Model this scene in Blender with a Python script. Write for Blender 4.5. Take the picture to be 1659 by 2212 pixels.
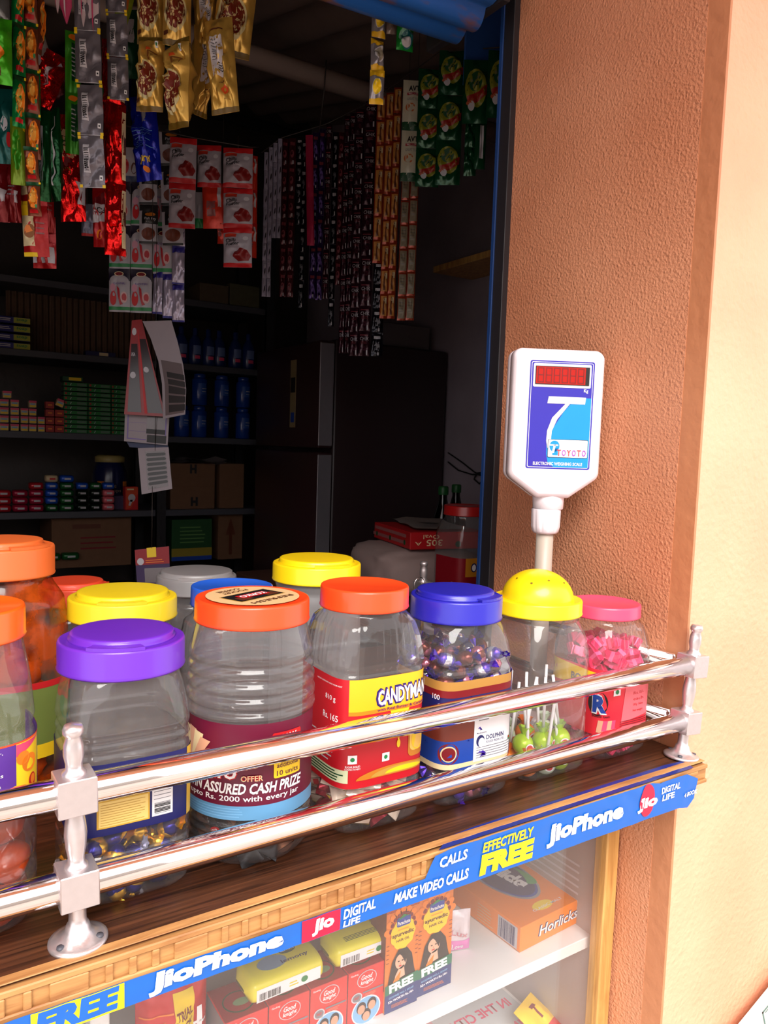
import bpy, bmesh, math, random
from mathutils import Vector, Matrix, noise
random.seed(7)
SC = bpy.context.scene
for o in list(bpy.data.objects): bpy.data.objects.remove(o)
PI = math.pi
# ------------------------------------------------------------------ camera
F, CX, CY = 1650.0, 829.5, 1106.0          # focal length in pixels of a 1659 x 2212 frame
EYE = Vector((0, 0, 1.40))
xa = Vector((2558, 59, -F)).normalized()
up = Vector((626, 18860, F)); up = (up - xa * up.dot(xa)).normalized()
ya = up.cross(xa)
R3 = Matrix((xa, ya, up))
cd = bpy.data.cameras.new('camera'); cam = bpy.data.objects.new('camera', cd); SC.collection.objects.link(cam)
cam.matrix_world = Matrix.Translation(EYE) @ R3.to_4x4()
cd.sensor_fit = 'HORIZONTAL'; cd.sensor_width = 36.0; cd.lens = 36.0 * F / 1659.0
cd.clip_start = 0.02; cd.clip_end = 200
SC.camera = cam
# ------------------------------------------------------------------ light
w = bpy.data.worlds.new('world'); SC.world = w; w.use_nodes = True
bgn = w.node_tree.nodes['Background']; bgn.inputs[0].default_value = (1.0, 0.955, 0.96, 1); bgn.inputs[1].default_value = 1.9
sd = bpy.data.lights.new('sun', 'SUN'); sd.energy = 5.5; sd.angle = math.radians(40); sd.color = (1.0, 0.965, 0.92)
so = bpy.data.objects.new('sun', sd); SC.collection.objects.link(so)
so.rotation_euler = Vector((0.30, 0.62, -0.72)).to_track_quat('-Z', 'Y').to_euler()
vs = SC.view_settings
vs.view_transform = 'Standard'; vs.look = 'None'; vs.exposure = 0.0; vs.gamma = 1.0; vs.use_curve_mapping = False

# ------------------------------------------------------------------ helpers
def ray(px, py): return R3 @ Vector(((px - CX) / F, -(py - CY) / F, -1.0))
def at_z(px, py, z):
    d = ray(px, py); return EYE + d * ((z - EYE.z) / d.z)
def at_y(px, py, y):
    d = ray(px, py); return EYE + d * (y / d.y)
def at_d(px, py, D): return EYE + ray(px, py) * D
YAW = math.atan2(xa.x * 0 + -R3[0][2] * -1, 1) * 0 - math.atan2(-R3[0][2], -R3[1][2])   # turns a front (-Y) to the camera

def lin(c):
    return tuple(((x / 255) / 12.92 if x / 255 <= 0.04045 else ((x / 255 + 0.055) / 1.055) ** 2.4) for x in c)
MC = {}
def mat(name, rgb=(128, 128, 128), rough=0.5, metal=0.0, bump=0, scale=60, var=0, trans=0, emis=0, spec=0.5, coat=0, detail=3):
    if name in MC: return MC[name]
    m = bpy.data.materials.new(name); m.use_nodes = True; nt = m.node_tree; b = nt.nodes['Principled BSDF']
    c = lin(rgb); b.inputs['Base Color'].default_value = (*c, 1); b.inputs['Roughness'].default_value = rough
    b.inputs['Metallic'].default_value = metal; b.inputs['Specular IOR Level'].default_value = spec
    if coat: b.inputs['Coat Weight'].default_value = coat
    if trans: b.inputs['Transmission Weight'].default_value = trans
    if emis: b.inputs['Emission Color'].default_value = (*c, 1); b.inputs['Emission Strength'].default_value = emis
    tc = nt.nodes.new('ShaderNodeTexCoord')
    n = nt.nodes.new('ShaderNodeTexNoise'); n.inputs['Scale'].default_value = scale; n.inputs['Detail'].default_value = detail
    nt.links.new(tc.outputs['Object'], n.inputs['Vector'])
    v = var if var else 0.06
    mx = nt.nodes.new('ShaderNodeMix'); mx.data_type = 'RGBA'
    mx.inputs[6].default_value = tuple(x * (1 - v) for x in c) + (1,); mx.inputs[7].default_value = tuple(min(1, x * (1 + v)) for x in c) + (1,)
    nt.links.new(n.outputs['Fac'], mx.inputs[0]); nt.links.new(mx.outputs[2], b.inputs['Base Color'])
    if bump:
        bp = nt.nodes.new('ShaderNodeBump'); bp.inputs['Strength'].default_value = bump; bp.inputs['Distance'].default_value = 0.002
        nt.links.new(n.outputs['Fac'], bp.inputs['Height']); nt.links.new(bp.outputs[0], b.inputs['Normal'])
    MC[name] = m; return m
P = lambda name, rgb, **k: mat(name, rgb, **dict(dict(rough=0.45, scale=30), **k))
def foil(name, rgb, rough=0.3, metal=0.65, bump=0.6): return mat(name, rgb, rough=rough, metal=metal, bump=bump, scale=45)

def clear(name, tint=(1, 1, 1), haze=0.05, edge=0.75, base=0.05, rough=0.06, stain=None, stain_amt=0.5, bump=0.0, bscale=40):
    """thin transparent plastic or glass: light passes, edges reflect"""
    if name in MC: return MC[name]
    m = bpy.data.materials.new(name); m.use_nodes = True; nt = m.node_tree; nt.nodes.clear(); N = nt.nodes.new; L = nt.links.new
    out = N('ShaderNodeOutputMaterial'); t = N('ShaderNodeBsdfTransparent'); t.inputs[0].default_value = (*tint, 1)
    g = N('ShaderNodeBsdfGlossy'); g.inputs['Roughness'].default_value = rough
    lw = N('ShaderNodeLayerWeight'); lw.inputs[0].default_value = 0.5
    p = N('ShaderNodeMath'); p.operation = 'POWER'; p.inputs[1].default_value = 3.2; L(lw.outputs['Facing'], p.inputs[0])
    ma = N('ShaderNodeMath'); ma.operation = 'MULTIPLY_ADD'; ma.inputs[1].default_value = edge; ma.inputs[2].default_value = base; L(p.outputs[0], ma.inputs[0])
    d = N('ShaderNodeBsdfDiffuse'); d.inputs[0].default_value = (0.8, 0.8, 0.82, 1)
    tr = N('ShaderNodeBsdfTranslucent'); tr.inputs[0].default_value = (0.8, 0.8, 0.82, 1)
    dm = N('ShaderNodeMixShader'); dm.inputs[0].default_value = 0.5; L(d.outputs[0], dm.inputs[1]); L(tr.outputs[0], dm.inputs[2])
    hz = N('ShaderNodeMixShader'); hz.inputs[0].default_value = haze; L(t.outputs[0], hz.inputs[1]); L(dm.outputs[0], hz.inputs[2])
    if stain:
        tc = N('ShaderNodeTexCoord'); ns = N('ShaderNodeTexNoise'); ns.inputs['Scale'].default_value = 28; ns.inputs['Detail'].default_value = 5
        L(tc.outputs['Object'], ns.inputs['Vector'])
        rp = N('ShaderNodeMapRange'); rp.inputs[1].default_value = 0.42; rp.inputs[2].default_value = 0.6; rp.inputs[4].default_value = stain_amt
        L(ns.outputs['Fac'], rp.inputs[0]); L(rp.outputs[0], hz.inputs[0])
        d.inputs[0].default_value = (*lin(stain), 1); tr.inputs[0].default_value = (*lin(stain), 1)
    mx = N('ShaderNodeMixShader'); L(ma.outputs[0], mx.inputs[0]); L(hz.outputs[0], mx.inputs[1]); L(g.outputs[0], mx.inputs[2]); L(mx.outputs[0], out.inputs[0])
    if bump:
        tc2 = N('ShaderNodeTexCoord'); n2 = N('ShaderNodeTexNoise'); n2.inputs['Scale'].default_value = bscale; L(tc2.outputs['Object'], n2.inputs['Vector'])
        bp = N('ShaderNodeBump'); bp.inputs['Strength'].default_value = bump; bp.inputs['Distance'].default_value = 0.003
        L(n2.outputs['Fac'], bp.inputs['Height']); L(bp.outputs[0], g.inputs['Normal'])
    MC[name] = m; return m

TXT = {}
def text_mesh(s, off):
    k = (s, off)
    if k not in TXT:
        cu = bpy.data.curves.new('txt', 'FONT'); cu.body = s; cu.offset = off; cu.resolution_u = 2; cu.fill_mode = 'FRONT'
        ob = bpy.data.objects.new('txt', cu); me = ob.to_mesh()
        V = [(v.co.x, v.co.y) for v in me.vertices]; Fc = [tuple(p.vertices) for p in me.polygons]
        ob.to_mesh_clear(); bpy.data.objects.remove(ob); bpy.data.curves.remove(cu)
        TXT[k] = (V, Fc)
    return TXT[k]

class G:
    """collects shapes and links them as ONE mesh object"""
    def __init__(s, mapf=None, step=None): s.v = []; s.f = []; s.m = []; s.sm = []; s.mats = []; s.mapf = mapf or (lambda u, v, l: (u, -l, v)); s.step = step; s.uv = None
    def mi(s, m):
        if m not in s.mats: s.mats.append(m)
        return s.mats.index(m)
    def add(s, V, Fc, m, smooth=False):
        k = len(s.v); i = s.mi(m); s.v += [tuple(x) for x in V]
        for f in Fc: s.f.append([a + k for a in f]); s.m.append(i); s.sm.append(smooth)
    def box(s, a, b, m, bev=0, M=None, seg=1):
        bm = bmesh.new(); bmesh.ops.create_cube(bm, size=1)
        for v in bm.verts: v.co = Vector([(a[i] + b[i]) / 2 + v.co[i] * (b[i] - a[i]) for i in range(3)])
        if bev: bmesh.ops.bevel(bm, geom=list(bm.edges), offset=bev, segments=seg, affect='EDGES', profile=0.5)
        s.take(bm, m, M, bev > 0 and seg > 1)
    def take(s, bm, m, M=None, smooth=False):
        bm.verts.index_update()
        V = [(M @ v.co if M else v.co) for v in bm.verts]
        s.add(V, [[v.index for v in f.verts] for f in bm.faces], m, smooth); bm.free()
    def lathe(s, prof, m, seg=40, c=(0, 0, 0), rf=None, smooth=True, M=None):
        V = []; Fc = []; n = len(prof)
        for (r, z) in prof:
            for k in range(seg):
                a = 2 * PI * k / seg; rr = rf(a, z, r) if rf else r
                p = Vector((c[0] + rr * math.cos(a), c[1] + rr * math.sin(a), c[2] + z)); V.append(M @ p if M else p)
        for i in range(n - 1):
            for k in range(seg):
                a = i * seg + k; b = i * seg + (k + 1) % seg; Fc.append([a, b, b + seg, a + seg])
        s.add(V, Fc, m, smooth)
    def tube(s, pts, r, m, seg=10, cap=True):
        pts = [Vector(p) for p in pts]; V = []; Fc = []; n = len(pts)
        T0 = (pts[1] - pts[0]).normalized(); N0 = T0.orthogonal().normalized()
        for i, p in enumerate(pts):
            T = (pts[min(i + 1, n - 1)] - pts[max(i - 1, 0)]).normalized(); N0 = (N0 - T * N0.dot(T)).normalized(); B = T.cross(N0)
            rr = r[i] if isinstance(r, (list, tuple)) else r
            for k in range(seg):
                a = 2 * PI * k / seg; V.append(p + (N0 * math.cos(a) + B * math.sin(a)) * rr)
        for i in range(n - 1):
            for k in range(seg):
                a = i * seg + k; b = i * seg + (k + 1) % seg; Fc.append([a, b, b + seg, a + seg])
        if cap: Fc += [list(range(seg))[::-1], [(n - 1) * seg + k for k in range(seg)]]
        s.add(V, Fc, m, True)
    def grid(s, fn, nu, nv, m, smooth=True, closed=False):
        V = [fn(i / nu, j / nv) for j in range(nv + 1) for i in range(nu + 1)]
        Fc = [[j * (nu + 1) + i, j * (nu + 1) + i + 1, (j + 1) * (nu + 1) + i + 1, (j + 1) * (nu + 1) + i] for j in range(nv) for i in range(nu)]
        s.add(V, Fc, m, smooth)
    # flat printed shapes laid on the surface given by mapf(u, v, lift)
    def flat(s, V2, Fc, m, lift):
        bm = bmesh.new(); vs_ = [bm.verts.new((x, y, 0)) for x, y in V2]
        for f in Fc:
            try: bm.faces.new([vs_[i] for i in f])
            except ValueError: pass
        if s.step:
            for _ in range(6):
                E = [e for e in bm.edges if (e.verts[0].co - e.verts[1].co).length > s.step]
                if not E: break
                bmesh.ops.subdivide_edges(bm, edges=E, cuts=1, use_grid_fill=True)
                bmesh.ops.triangulate(bm, faces=[f for f in bm.faces if len(f.verts) > 4])
        bm.verts.index_update()
        s.add([s.mapf(v.co.x, v.co.y, lift * 0.0002) for v in bm.verts], [[v.index for v in f.verts] for f in bm.faces], m, s.step is not None); bm.free()
    def poly(s, pts, m, lift=1): s.flat(pts, [list(range(len(pts)))], m, lift)
    def rect(s, x0, y0, x1, y1, m, lift=1, r=0):
        if r:
            pts = []
            for (cx, cy, a0) in ((x1 - r, y1 - r, 0), (x0 + r, y1 - r, 90), (x0 + r, y0 + r, 180), (x1 - r, y0 + r, 270)):
                for k in range(5): a = math.radians(a0 + k * 22.5); pts.append((cx + r * math.cos(a), cy + r * math.sin(a)))
            s.poly(pts, m, lift)
        else: s.poly([(x0, y0), (x1, y0), (x1, y1), (x0, y1)], m, lift)
    def ell(s, cx, cy, rx, ry, m, lift=1, rot=0, n=24, a0=0, a1=360):
        c, sn = math.cos(rot), math.sin(rot); pts = []
        for k in range(n + (0 if a1 - a0 == 360 else 1)):
            a = math.radians(a0 + (a1 - a0) * k / n); x = rx * math.cos(a); y = ry * math.sin(a); pts.append((cx + x * c - y * sn, cy + x * sn + y * c))
        s.poly(pts, m, lift)
    def text(s, t, x0, y0, x1, y1, m, lift=3, off=0.01, shear=0, flip=False, rot=0, mirror=False):
        """lettering fitted to the box; flip turns it upside down"""
        V, Fc = text_mesh(t, off)
        if not V: return
        ax = min(v[0] for v in V); bx = max(v[0] for v in V); ay = min(v[1] for v in V); by = max(v[1] for v in V)
        W = bx - ax or 1; H = by - ay or 1; cx, cy = (x0 + x1) / 2, (y0 + y1) / 2; c, sn = math.cos(rot), math.sin(rot); out = []
        for x, y in V:
            a = (x - ax) / W - .5; b = (y - ay) / H - .5
            if mirror: a = -a
            if flip: a, b = -a, -b
            X = a * (x1 - x0) + shear * b * (y1 - y0); Y = b * (y1 - y0); out.append((cx + X * c - Y * sn, cy + X * sn + Y * c))
        s.flat(out, Fc, m, lift)
    def lines(s, x0, y0, x1, y1, n, m, lift=2, fill=0.4, jit=0.25):
        """small print too small to read: rows of thin bars"""
        for k in range(n):
            y = y1 - (k + .5) * (y1 - y0) / n; h = (y1 - y0) / n * fill / 2; s.rect(x0, y - h, x1 - random.random() * jit * (x1 - x0), y + h, m, lift)
    def bars(s, x0, y0, x1, y1, m, lift=3, n=16, bg=None, vert=True):
        if bg: s.rect(x0 - .001, y0 - .001, x1 + .001, y1 + .001, bg, lift - 1)
        L = (x1 - x0) if vert else (y1 - y0)
        for k in range(n):
            a = k * L / n; wd = L / n * random.choice((.3, .5, .75))
            if vert: s.rect(x0 + a, y0, x0 + a + wd, y1, m, lift)
            else: s.rect(x0, y0 + a, x1, y0 + a + wd, m, lift)
    def mesh(s, name):
        me = bpy.data.meshes.new(name); me.from_pydata(s.v, [], s.f)
        for m in s.mats: me.materials.append(m)
        me.polygons.foreach_set('material_index', s.m); me.polygons.foreach_set('use_smooth', s.sm); me.update(); return me
    def build(s, name, parent=None, loc=(0, 0, 0), rot=(0, 0, 0)):
        return put(name, s.mesh(name), parent, loc, rot)
def put(name, me, parent=None, loc=(0, 0, 0), rot=(0, 0, 0)):
    o = bpy.data.objects.new(name, me); SC.collection.objects.link(o)
    if parent: o.parent = parent
    o.location = loc; o.rotation_euler = rot; return o
def tag(o, label, cat, group=None, kind=None):
    o['label'] = label; o['category'] = cat
    if group: o['group'] = group
    if kind: o['kind'] = kind
    return o
def thing(name, label, cat, loc=(0, 0, 0), rz=0, group=None):
    o = bpy.data.objects.new(name, None); SC.collection.objects.link(o); o.location = loc; o.rotation_euler = (0, 0, rz); o.empty_display_size = .02
    return tag(o, label, cat, group)
def struct(o): o['kind'] = 'structure'; return o
def copy_tree(o, parent=None):
    c = o.copy(); SC.collection.objects.link(c); c.parent = parent
    for ch in [x for x in o.children]: copy_tree(ch, c)
    return c

# colours used on print
WHITE = P('print_white', (238, 236, 238)); BLACK = P('print_black', (22, 20, 22)); RED = P('print_red', (196, 24, 30)); DRED = P('print_dark_red', (120, 14, 24))
YEL = P('print_yellow', (246, 206, 28)); BLUE = P('print_blue', (24, 66, 160)); NAVY = P('print_navy', (22, 26, 92)); GRN = P('print_green', (20, 130, 66)); DGRN = P('print_dark_green', (10, 70, 34))
CREAM = P('print_cream', (226, 205, 160)); ORG = P('print_orange', (238, 128, 24)); BRN = P('print_brown', (92, 44, 24)); GREY = P('print_grey', (120, 118, 124)); PINK = P('print_pink', (226, 70, 110))
MAR = P('print_maroon', (98, 10, 44)); SKIN = P('print_skin', (214, 160, 130)); LBLUE = P('print_light_blue', (120, 175, 215)); PURP = P('print_purple', (84, 44, 140)); GOLDP = P('print_gold', (190, 146, 60))
LGREY = P('print_pale_grey', (196, 192, 198)); TEAL = P('print_teal', (16, 90, 96)); DKG = P('print_charcoal', (44, 40, 44))

# ------------------------------------------------------------------ surfaces of the setting
def plaster(name, rgb, rgb2, bump, scale, dirt, brush=False):
    m = bpy.data.materials.new(name); m.use_nodes = True; nt = m.node_tree; N = nt.nodes.new; L = nt.links.new; b = nt.nodes['Principled BSDF']
    b.inputs['Roughness'].default_value = 0.42 if not brush else .5; tc = N('ShaderNodeTexCoord')
    n = N('ShaderNodeTexNoise'); n.inputs['Scale'].default_value = scale; n.inputs['Detail'].default_value = 3; n.inputs['Roughness'].default_value = .5
    L(tc.outputs['Object'], n.inputs['Vector'])
    n2 = N('ShaderNodeTexNoise'); n2.inputs['Scale'].default_value = 3.2; n2.inputs['Detail'].default_value = 6; L(tc.outputs['Object'], n2.inputs['Vector'])
    r2 = N('ShaderNodeMapRange'); r2.inputs[1].default_value = .35; r2.inputs[2].default_value = .65; L(n2.outputs['Fac'], r2.inputs[0])
    mx = N('ShaderNodeMix'); mx.data_type = 'RGBA'; mx.inputs[6].default_value = (*lin(rgb), 1); mx.inputs[7].default_value = (*lin(rgb2), 1); L(r2.outputs[0], mx.inputs[0])
    n3 = N('ShaderNodeTexNoise'); n3.inputs['Scale'].default_value = 9 if not brush else 14; n3.inputs['Detail'].default_value = 8; n3.inputs['Roughness'].default_value = .75; L(tc.outputs['Object'], n3.inputs['Vector'])
    r3 = N('ShaderNodeMapRange'); r3.inputs[1].default_value = .68; r3.inputs[2].default_value = .74; L(n3.outputs['Fac'], r3.inputs[0])
    mm = N('ShaderNodeMath'); mm.operation = 'MULTIPLY'; mm.inputs[1].default_value = .6; L(r3.outputs[0], mm.inputs[0])
    m2 = N('ShaderNodeMix'); m2.data_type = 'RGBA'; m2.inputs[7].default_value = (*lin(dirt), 1); L(mm.outputs[0], m2.inputs[0]); L(mx.outputs[2], m2.inputs[6])
    L(m2.outputs[2], b.inputs['Base Color'])
    vr = N('ShaderNodeTexVoronoi'); vr.inputs['Scale'].default_value = scale * .62; L(tc.outputs['Object'], vr.inputs['Vector'])
    inv = N('ShaderNodeMapRange'); inv.inputs[1].default_value = .0; inv.inputs[2].default_value = .45; inv.inputs[3].default_value = 1; inv.inputs[4].default_value = 0; L(vr.outputs['Distance'], inv.inputs[0])
    ad = N('ShaderNodeMath'); ad.operation = 'MULTIPLY_ADD'; ad.inputs[1].default_value = .35; L(inv.outputs[0], ad.inputs[0]); L(n.outputs['Fac'], ad.inputs[2])
    bp = N('ShaderNodeBump'); bp.inputs['Strength'].default_value = bump; bp.inputs['Distance'].default_value = .004; L(ad.outputs[0], bp.inputs['Height']); L(bp.outputs[0], b.inputs['Normal'])
    return m
def wood(name, c1, c2, scale=6, axis='X', rough=.4, stretch=14):
    m = bpy.data.materials.new(name); m.use_nodes = True; nt = m.node_tree; N = nt.nodes.new; L = nt.links.new; b = nt.nodes['Principled BSDF']; b.inputs['Roughness'].default_value = rough
    tc = N('ShaderNodeTexCoord'); mp = N('ShaderNodeMapping'); sc = [stretch] * 3; sc['XYZ'.index(axis)] = 1.0
    for i in range(3): mp.inputs['Scale'].default_value[i] = sc[i]
    L(tc.outputs['Object'], mp.inputs[0]); n = N('ShaderNodeTexNoise'); n.inputs['Scale'].default_value = scale; n.inputs['Detail'].default_value = 6; n.inputs['Distortion'].default_value = .6; n.inputs['Roughness'].default_value = .62
    L(mp.outputs[0], n.inputs[0]); r = N('ShaderNodeMapRange'); r.inputs[1].default_value = .34; r.inputs[2].default_value = .66; L(n.outputs['Fac'], r.inputs[0])
    mx = N('ShaderNodeMix'); mx.data_type = 'RGBA'; mx.inputs[6].default_value = (*lin(c1), 1); mx.inputs[7].default_value = (*lin(c2), 1); L(r.outputs[0], mx.inputs[0]); L(mx.outputs[2], b.inputs['Base Color'])
    return m
M_SIDE = plaster('terracotta_plaster', (214, 150, 114), (198, 130, 94), .60, 250, (112, 60, 40))  # jamb face, a deeper tone than the front wall
M_BAND = plaster('brushed_terracotta', (200, 136, 96), (184, 118, 80), .35, 60, (120, 62, 42), True)
M_FRONT = plaster('peach_plaster', (238, 180, 146), (226, 160, 126), .35, 120, (190, 128, 90))
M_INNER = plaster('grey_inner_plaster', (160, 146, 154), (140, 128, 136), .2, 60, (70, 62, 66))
M_DARKW = plaster('dimmed_inner_plaster', (62, 54, 52), (44, 38, 38), .2, 40, (30, 26, 26))  # left and back walls coloured dark to keep the interior dim
M_FLOOR = plaster('cement_floor', (128, 118, 108), (104, 96, 90), .3, 50, (70, 60, 54))
M_ROAD = plaster('street_ground', (182, 168, 156), (160, 148, 138), .4, 30, (90, 78, 66))
M_LAM = wood('dark_wood_laminate', (96, 56, 35), (36, 19, 12), 6, 'X', .34, 34)
M_EDGE = wood('light_wood_moulding', (196, 146, 90), (150, 98, 54), 8, 'X', .5, 10)
M_FRAME = wood('yellow_wood_frame', (216, 166, 96), (176, 124, 66), 7, 'Z', .45, 12)
M_WHITEB = P('white_painted_board', (232, 230, 228), var=.12, scale=14); M_GREYB = P('dusty_board', (168, 158, 154), var=.2, scale=9)
CHROME = mat('chrome', (244, 240, 240), rough=.06, metal=1); ALU = mat('cast_aluminium', (212, 204, 206), rough=.32, metal=.8, bump=.15, scale=160)
STEEL = P('grey_painted_steel', (70, 70, 78), rough=.5); DSTEEL = P('dark_steel', (34, 32, 36), rough=.5); BLUEP = P('blue_enamel', (34, 84, 170), rough=.45, var=.25, scale=8)

XW, YC0, YC1 = 0.90, 0.585, 1.26       # pillar face, counter front and back
# front wall beside the opening: its left face is the terracotta jamb
g = G(); g.box((XW, .624, -.2), (3.6, 1.015, 3.0), M_FRONT); o = g.build('wall_front'); struct(o)
g = G(); g.box((XW - .004, .655, -.2), (XW + .001, 1.017, 3.0), M_SIDE); g.box((XW - .0035, .6235, -.2), (XW + .001, .655, 3.0), M_BAND); o = g.build('wall_jamb'); struct(o)
g = G(); g.box((-2.1, .624, -.2), (-1.7, 1.04, 3.0), M_FRONT); struct(g.build('wall_left_front'))
g = G(); g.box((-2.1, .624, 2.32), (3.6, 1.04, 3.2), M_FRONT); struct(g.build('wall_above_opening'))
g = G(); g.box((2.0, 1.01, -.2), (2.15, 4.1, 3.3), M_INNER); struct(g.build('wall_right'))
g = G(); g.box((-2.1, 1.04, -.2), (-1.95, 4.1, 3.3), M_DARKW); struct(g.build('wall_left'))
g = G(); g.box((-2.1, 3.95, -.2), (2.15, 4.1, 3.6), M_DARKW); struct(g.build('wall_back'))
g = G(); g.box((-2.1, .624, -.3), (3.6, 4.1, -.2), M_FLOOR); struct(g.build('floor'))
g = G(); g.box((-9, -9, -.35), (9, .624, -.2), M_ROAD); struct(g.build('floor_street'))
M_ROOF = P('asbestos_sheet', (128, 110, 102), var=.3, scale=6, rough=.8); g = G()
def roof(u, v):
    x = -2.1 + 4.3 * u; y = 1.0 + 3.2 * v; return (x, y, 2.36 + .27 * (y - 1.04) + .022 * math.cos(x * 2 * PI / .177))
g.grid(roof, 300, 4, M_ROOF); g.grid(lambda u, v: (lambda p: (p[0], p[1], p[2] + .012))(roof(u, v)), 300, 4, M_ROOF); struct(g.build('ceiling'))
g = G(); g.box((-3.2, -.15, 2.62), (3.6, .63, 2.72), M_FRONT); struct(g.build('ceiling_added_shade'))  # unseen porch roof, added to shade the hanging packets
# purlins below the roof
p1, p2 = at_y(500, 112, 2.2), at_y(830, 203, 2.2)
g = G(); g.tube([(-2.0, 2.2, 2.50), (2.0, 2.2, 2.53)], .031, P('galvanised_pipe', (176, 156, 146), rough=.6)); struct(g.build('trim_purlin'))
g = G(); g.tube([(-2.0, 3.3, 2.80), (2.0, 3.3, 2.80)], .025, DSTEEL); struct(g.build('trim_rear_purlin'))
# unseen wall added across the street to keep the horizon dim
g = G(); g.box((-9, -9.2, -.2), (9, -9, 3.2), P('far_wall', (176, 166, 156))); struct(g.build('wall_added_street'))

# ------------------------------------------------------------------ counter
ct = thing('shop_counter', 'dark wood-grain shop counter top with a carved light wood edge', 'counter', (0, 0, .976))
g = G(); g.box((-1.6, YC0, 0), (XW - .006, YC1, .024), M_LAM, .001); g.build('counter_top', ct)
g = G(); z0 = -.002
g.box((-1.6, YC0 - .006, z0), (XW - .008, YC0, z0 + .023), M_EDGE); g.box((-1.6, YC0 - .009, z0 + .019), (XW - .008, YC0 - .006, z0 + .0245), M_EDGE, .001); g.box((-1.6, YC0 - .009, z0), (XW - .008, YC0 - .006, z0 + .005), M_EDGE, .001)
x = -1.6; k = 0
while x < XW - .02:
    wdt = .028 if k % 4 == 0 else .006
    g.box((x, YC0 - .009, z0 + .005), (x + wdt, YC0 - .006, z0 + .019), M_EDGE, .0008); x += wdt + .012; k += 1
g.build('carved_edge', ct)
g = G(); g.box((-1.6, YC0 - .004, .0245), (XW - .008, YC0 + .006, .0255), M_EDGE, .0004); g.build('lip', ct)
# rail posts, blocks and chrome rails
def post_prof(top=.172):
    return ([(0.0, 0), (.0222, 0), (.0226, .0012), (.0224, .003), (.0195, .0038), (.0135, .0065), (.0098, .011), (.0085, .0155), (.0070, .017), (.0066, .022), (.0066, .034)],
            [(.0088, .0625), (.0088, .0645), (.0064, .067), (.0062, .071), (.0078, .080), (.0086, .090), (.0078, .099), (.0064, .107), (.0064, .110)],
            [(.0092, .138), (.0092, .1405), (.0064, .143), (.0064, .147), (.0078, .154), (.0074, .162), (.0058, .1675), (.0064, .169), (.0078, .171), (.0080, .174), (.0066, .1775), (0, .1785)])
def rail_post(loc, label, tx=0, ty=0):
    t = thing('rail_post', label, 'post', loc); t.rotation_euler = (ty, tx, 0); a, b, c = post_prof()
    g = G(); g.lathe(a, ALU, 36); g.build('base_flange', t)
    for an in (60, 180, 300):
        g = G(); q = math.radians(an + 30); g.lathe([(0, .0062), (.0028, .006), (.0031, .0045)], STEEL, 12, (.0168 * math.cos(q), .0168 * math.sin(q), 0)); g.build('screw', t)
    g = G(); g.lathe(b, ALU, 28); g.build('turned_shaft', t); g = G(); g.lathe(c, ALU, 28); g.build('finial', t)
    for z in (.0485, .124):
        g = G(); g.box((-.0145, -.0145, z - .0145), (.0145, .0145, z + .0145), ALU, .0008); g.build('rail_block', t)
    return t
YR = .607
rail_post((.118, YR, 1.0), 'cast aluminium rail post with round flange in front of the purple-lid jar', -.02)
rail_post((.878, YR, 1.0), 'cast aluminium rail post at the right end of the counter by the pink-lid jar', .085)
rail_post((.868, 1.19, 1.0), 'dull metal rail post at the back of the counter, hung with a key chain', .0)
def rail(a, b, label, r=.0122):
    g = G(); g.tube([a, b], r, CHROME, 32); o = g.build('chrome_rail'); tag(o, label, 'rail'); return o
rail((-1.0, YR, 1.124), (.872, YR, 1.1245), 'upper chrome rail running along the counter front in front of the jars')
rail((-1.0, YR, 1.0485), (.868, YR, 1.049), 'lower chrome rail running along the counter front, just above the wood')
rail((.8775, YR + .02, 1.1245), (.868, 1.175, 1.124), 'upper side rail running back along the terracotta pillar', .0105)
rail((.873, YR + .02, 1.0485), (.868, 1.175, 1.0485), 'lower side rail running back along the terracotta pillar', .0105)
# key chain on the rear post
kc = thing('key_chain', 'steel ring with a short chain hung on the rear rail post', 'key chain', (.850, 1.17, 1.10)); g = G()
g.tube([(.013 * math.cos(a * PI / 12) - .008, -.004, .035 + .017 * math.sin(a * PI / 12)) for a in range(25)], .0009, CHROME, 6); g.build('ring', kc)
g = G()
for k in range(9):
    g.tube([(-.002 + .0035 * math.cos(a * PI / 4) * (1 if k % 2 else .4), -.006 + .003 * math.sin(a * PI / 4) * (.4 if k % 2 else 1), .034 - k * .0055 + .004 * math.sin(a * PI / 4)) for a in range(9)], .0008, CHROME, 5)
g.build('chain', kc); g = G(); g.tube([(-.002, -.006, -.02), (0, -.006, -.05)], .004, P('brass', (190, 140, 50), metal=.9, rough=.3)); g.build('key_fob', kc)
#@@JARS
# ------------------------------------------------------------------ candy jars
PET = clear('clear_plastic', haze=.085, base=.05, edge=.75, rough=.05, bump=.5, bscale=22)
PETB = clear('scratched_plastic', haze=.14, base=.04, edge=.55, rough=.12)
def sup(a, n): return 1.0 / ((abs(math.cos(a)) ** n + abs(math.sin(a)) ** n) ** (1.0 / n))
def jar_body(prof, m, ribs=None, seg=96):
    """prof rows: z, half width, squareness"""
    P_ = []
    for i in range(len(prof) - 1):
        for k in range(3):
            t = k / 3; P_.append([prof[i][j] * (1 - t) + prof[i + 1][j] * t for j in range(3)])
    P_.append(list(prof[-1])); g = G(); V = []; Fc = []
    for (z, r, n) in P_:
        for k in range(seg):
            a = 2 * PI * k / seg; rr = r * sup(a, n) + (ribs(a, z) if ribs else 0); V.append((rr * math.cos(a), rr * math.sin(a), z))
    for i in range(len(P_) - 1):
        for k in range(seg): a = i * seg + k; b = i * seg + (k + 1) % seg; Fc.append([a, b, b + seg, a + seg])
    Fc.append(list(range(seg))[::-1]); g.add(V, Fc, m, True); return g
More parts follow.
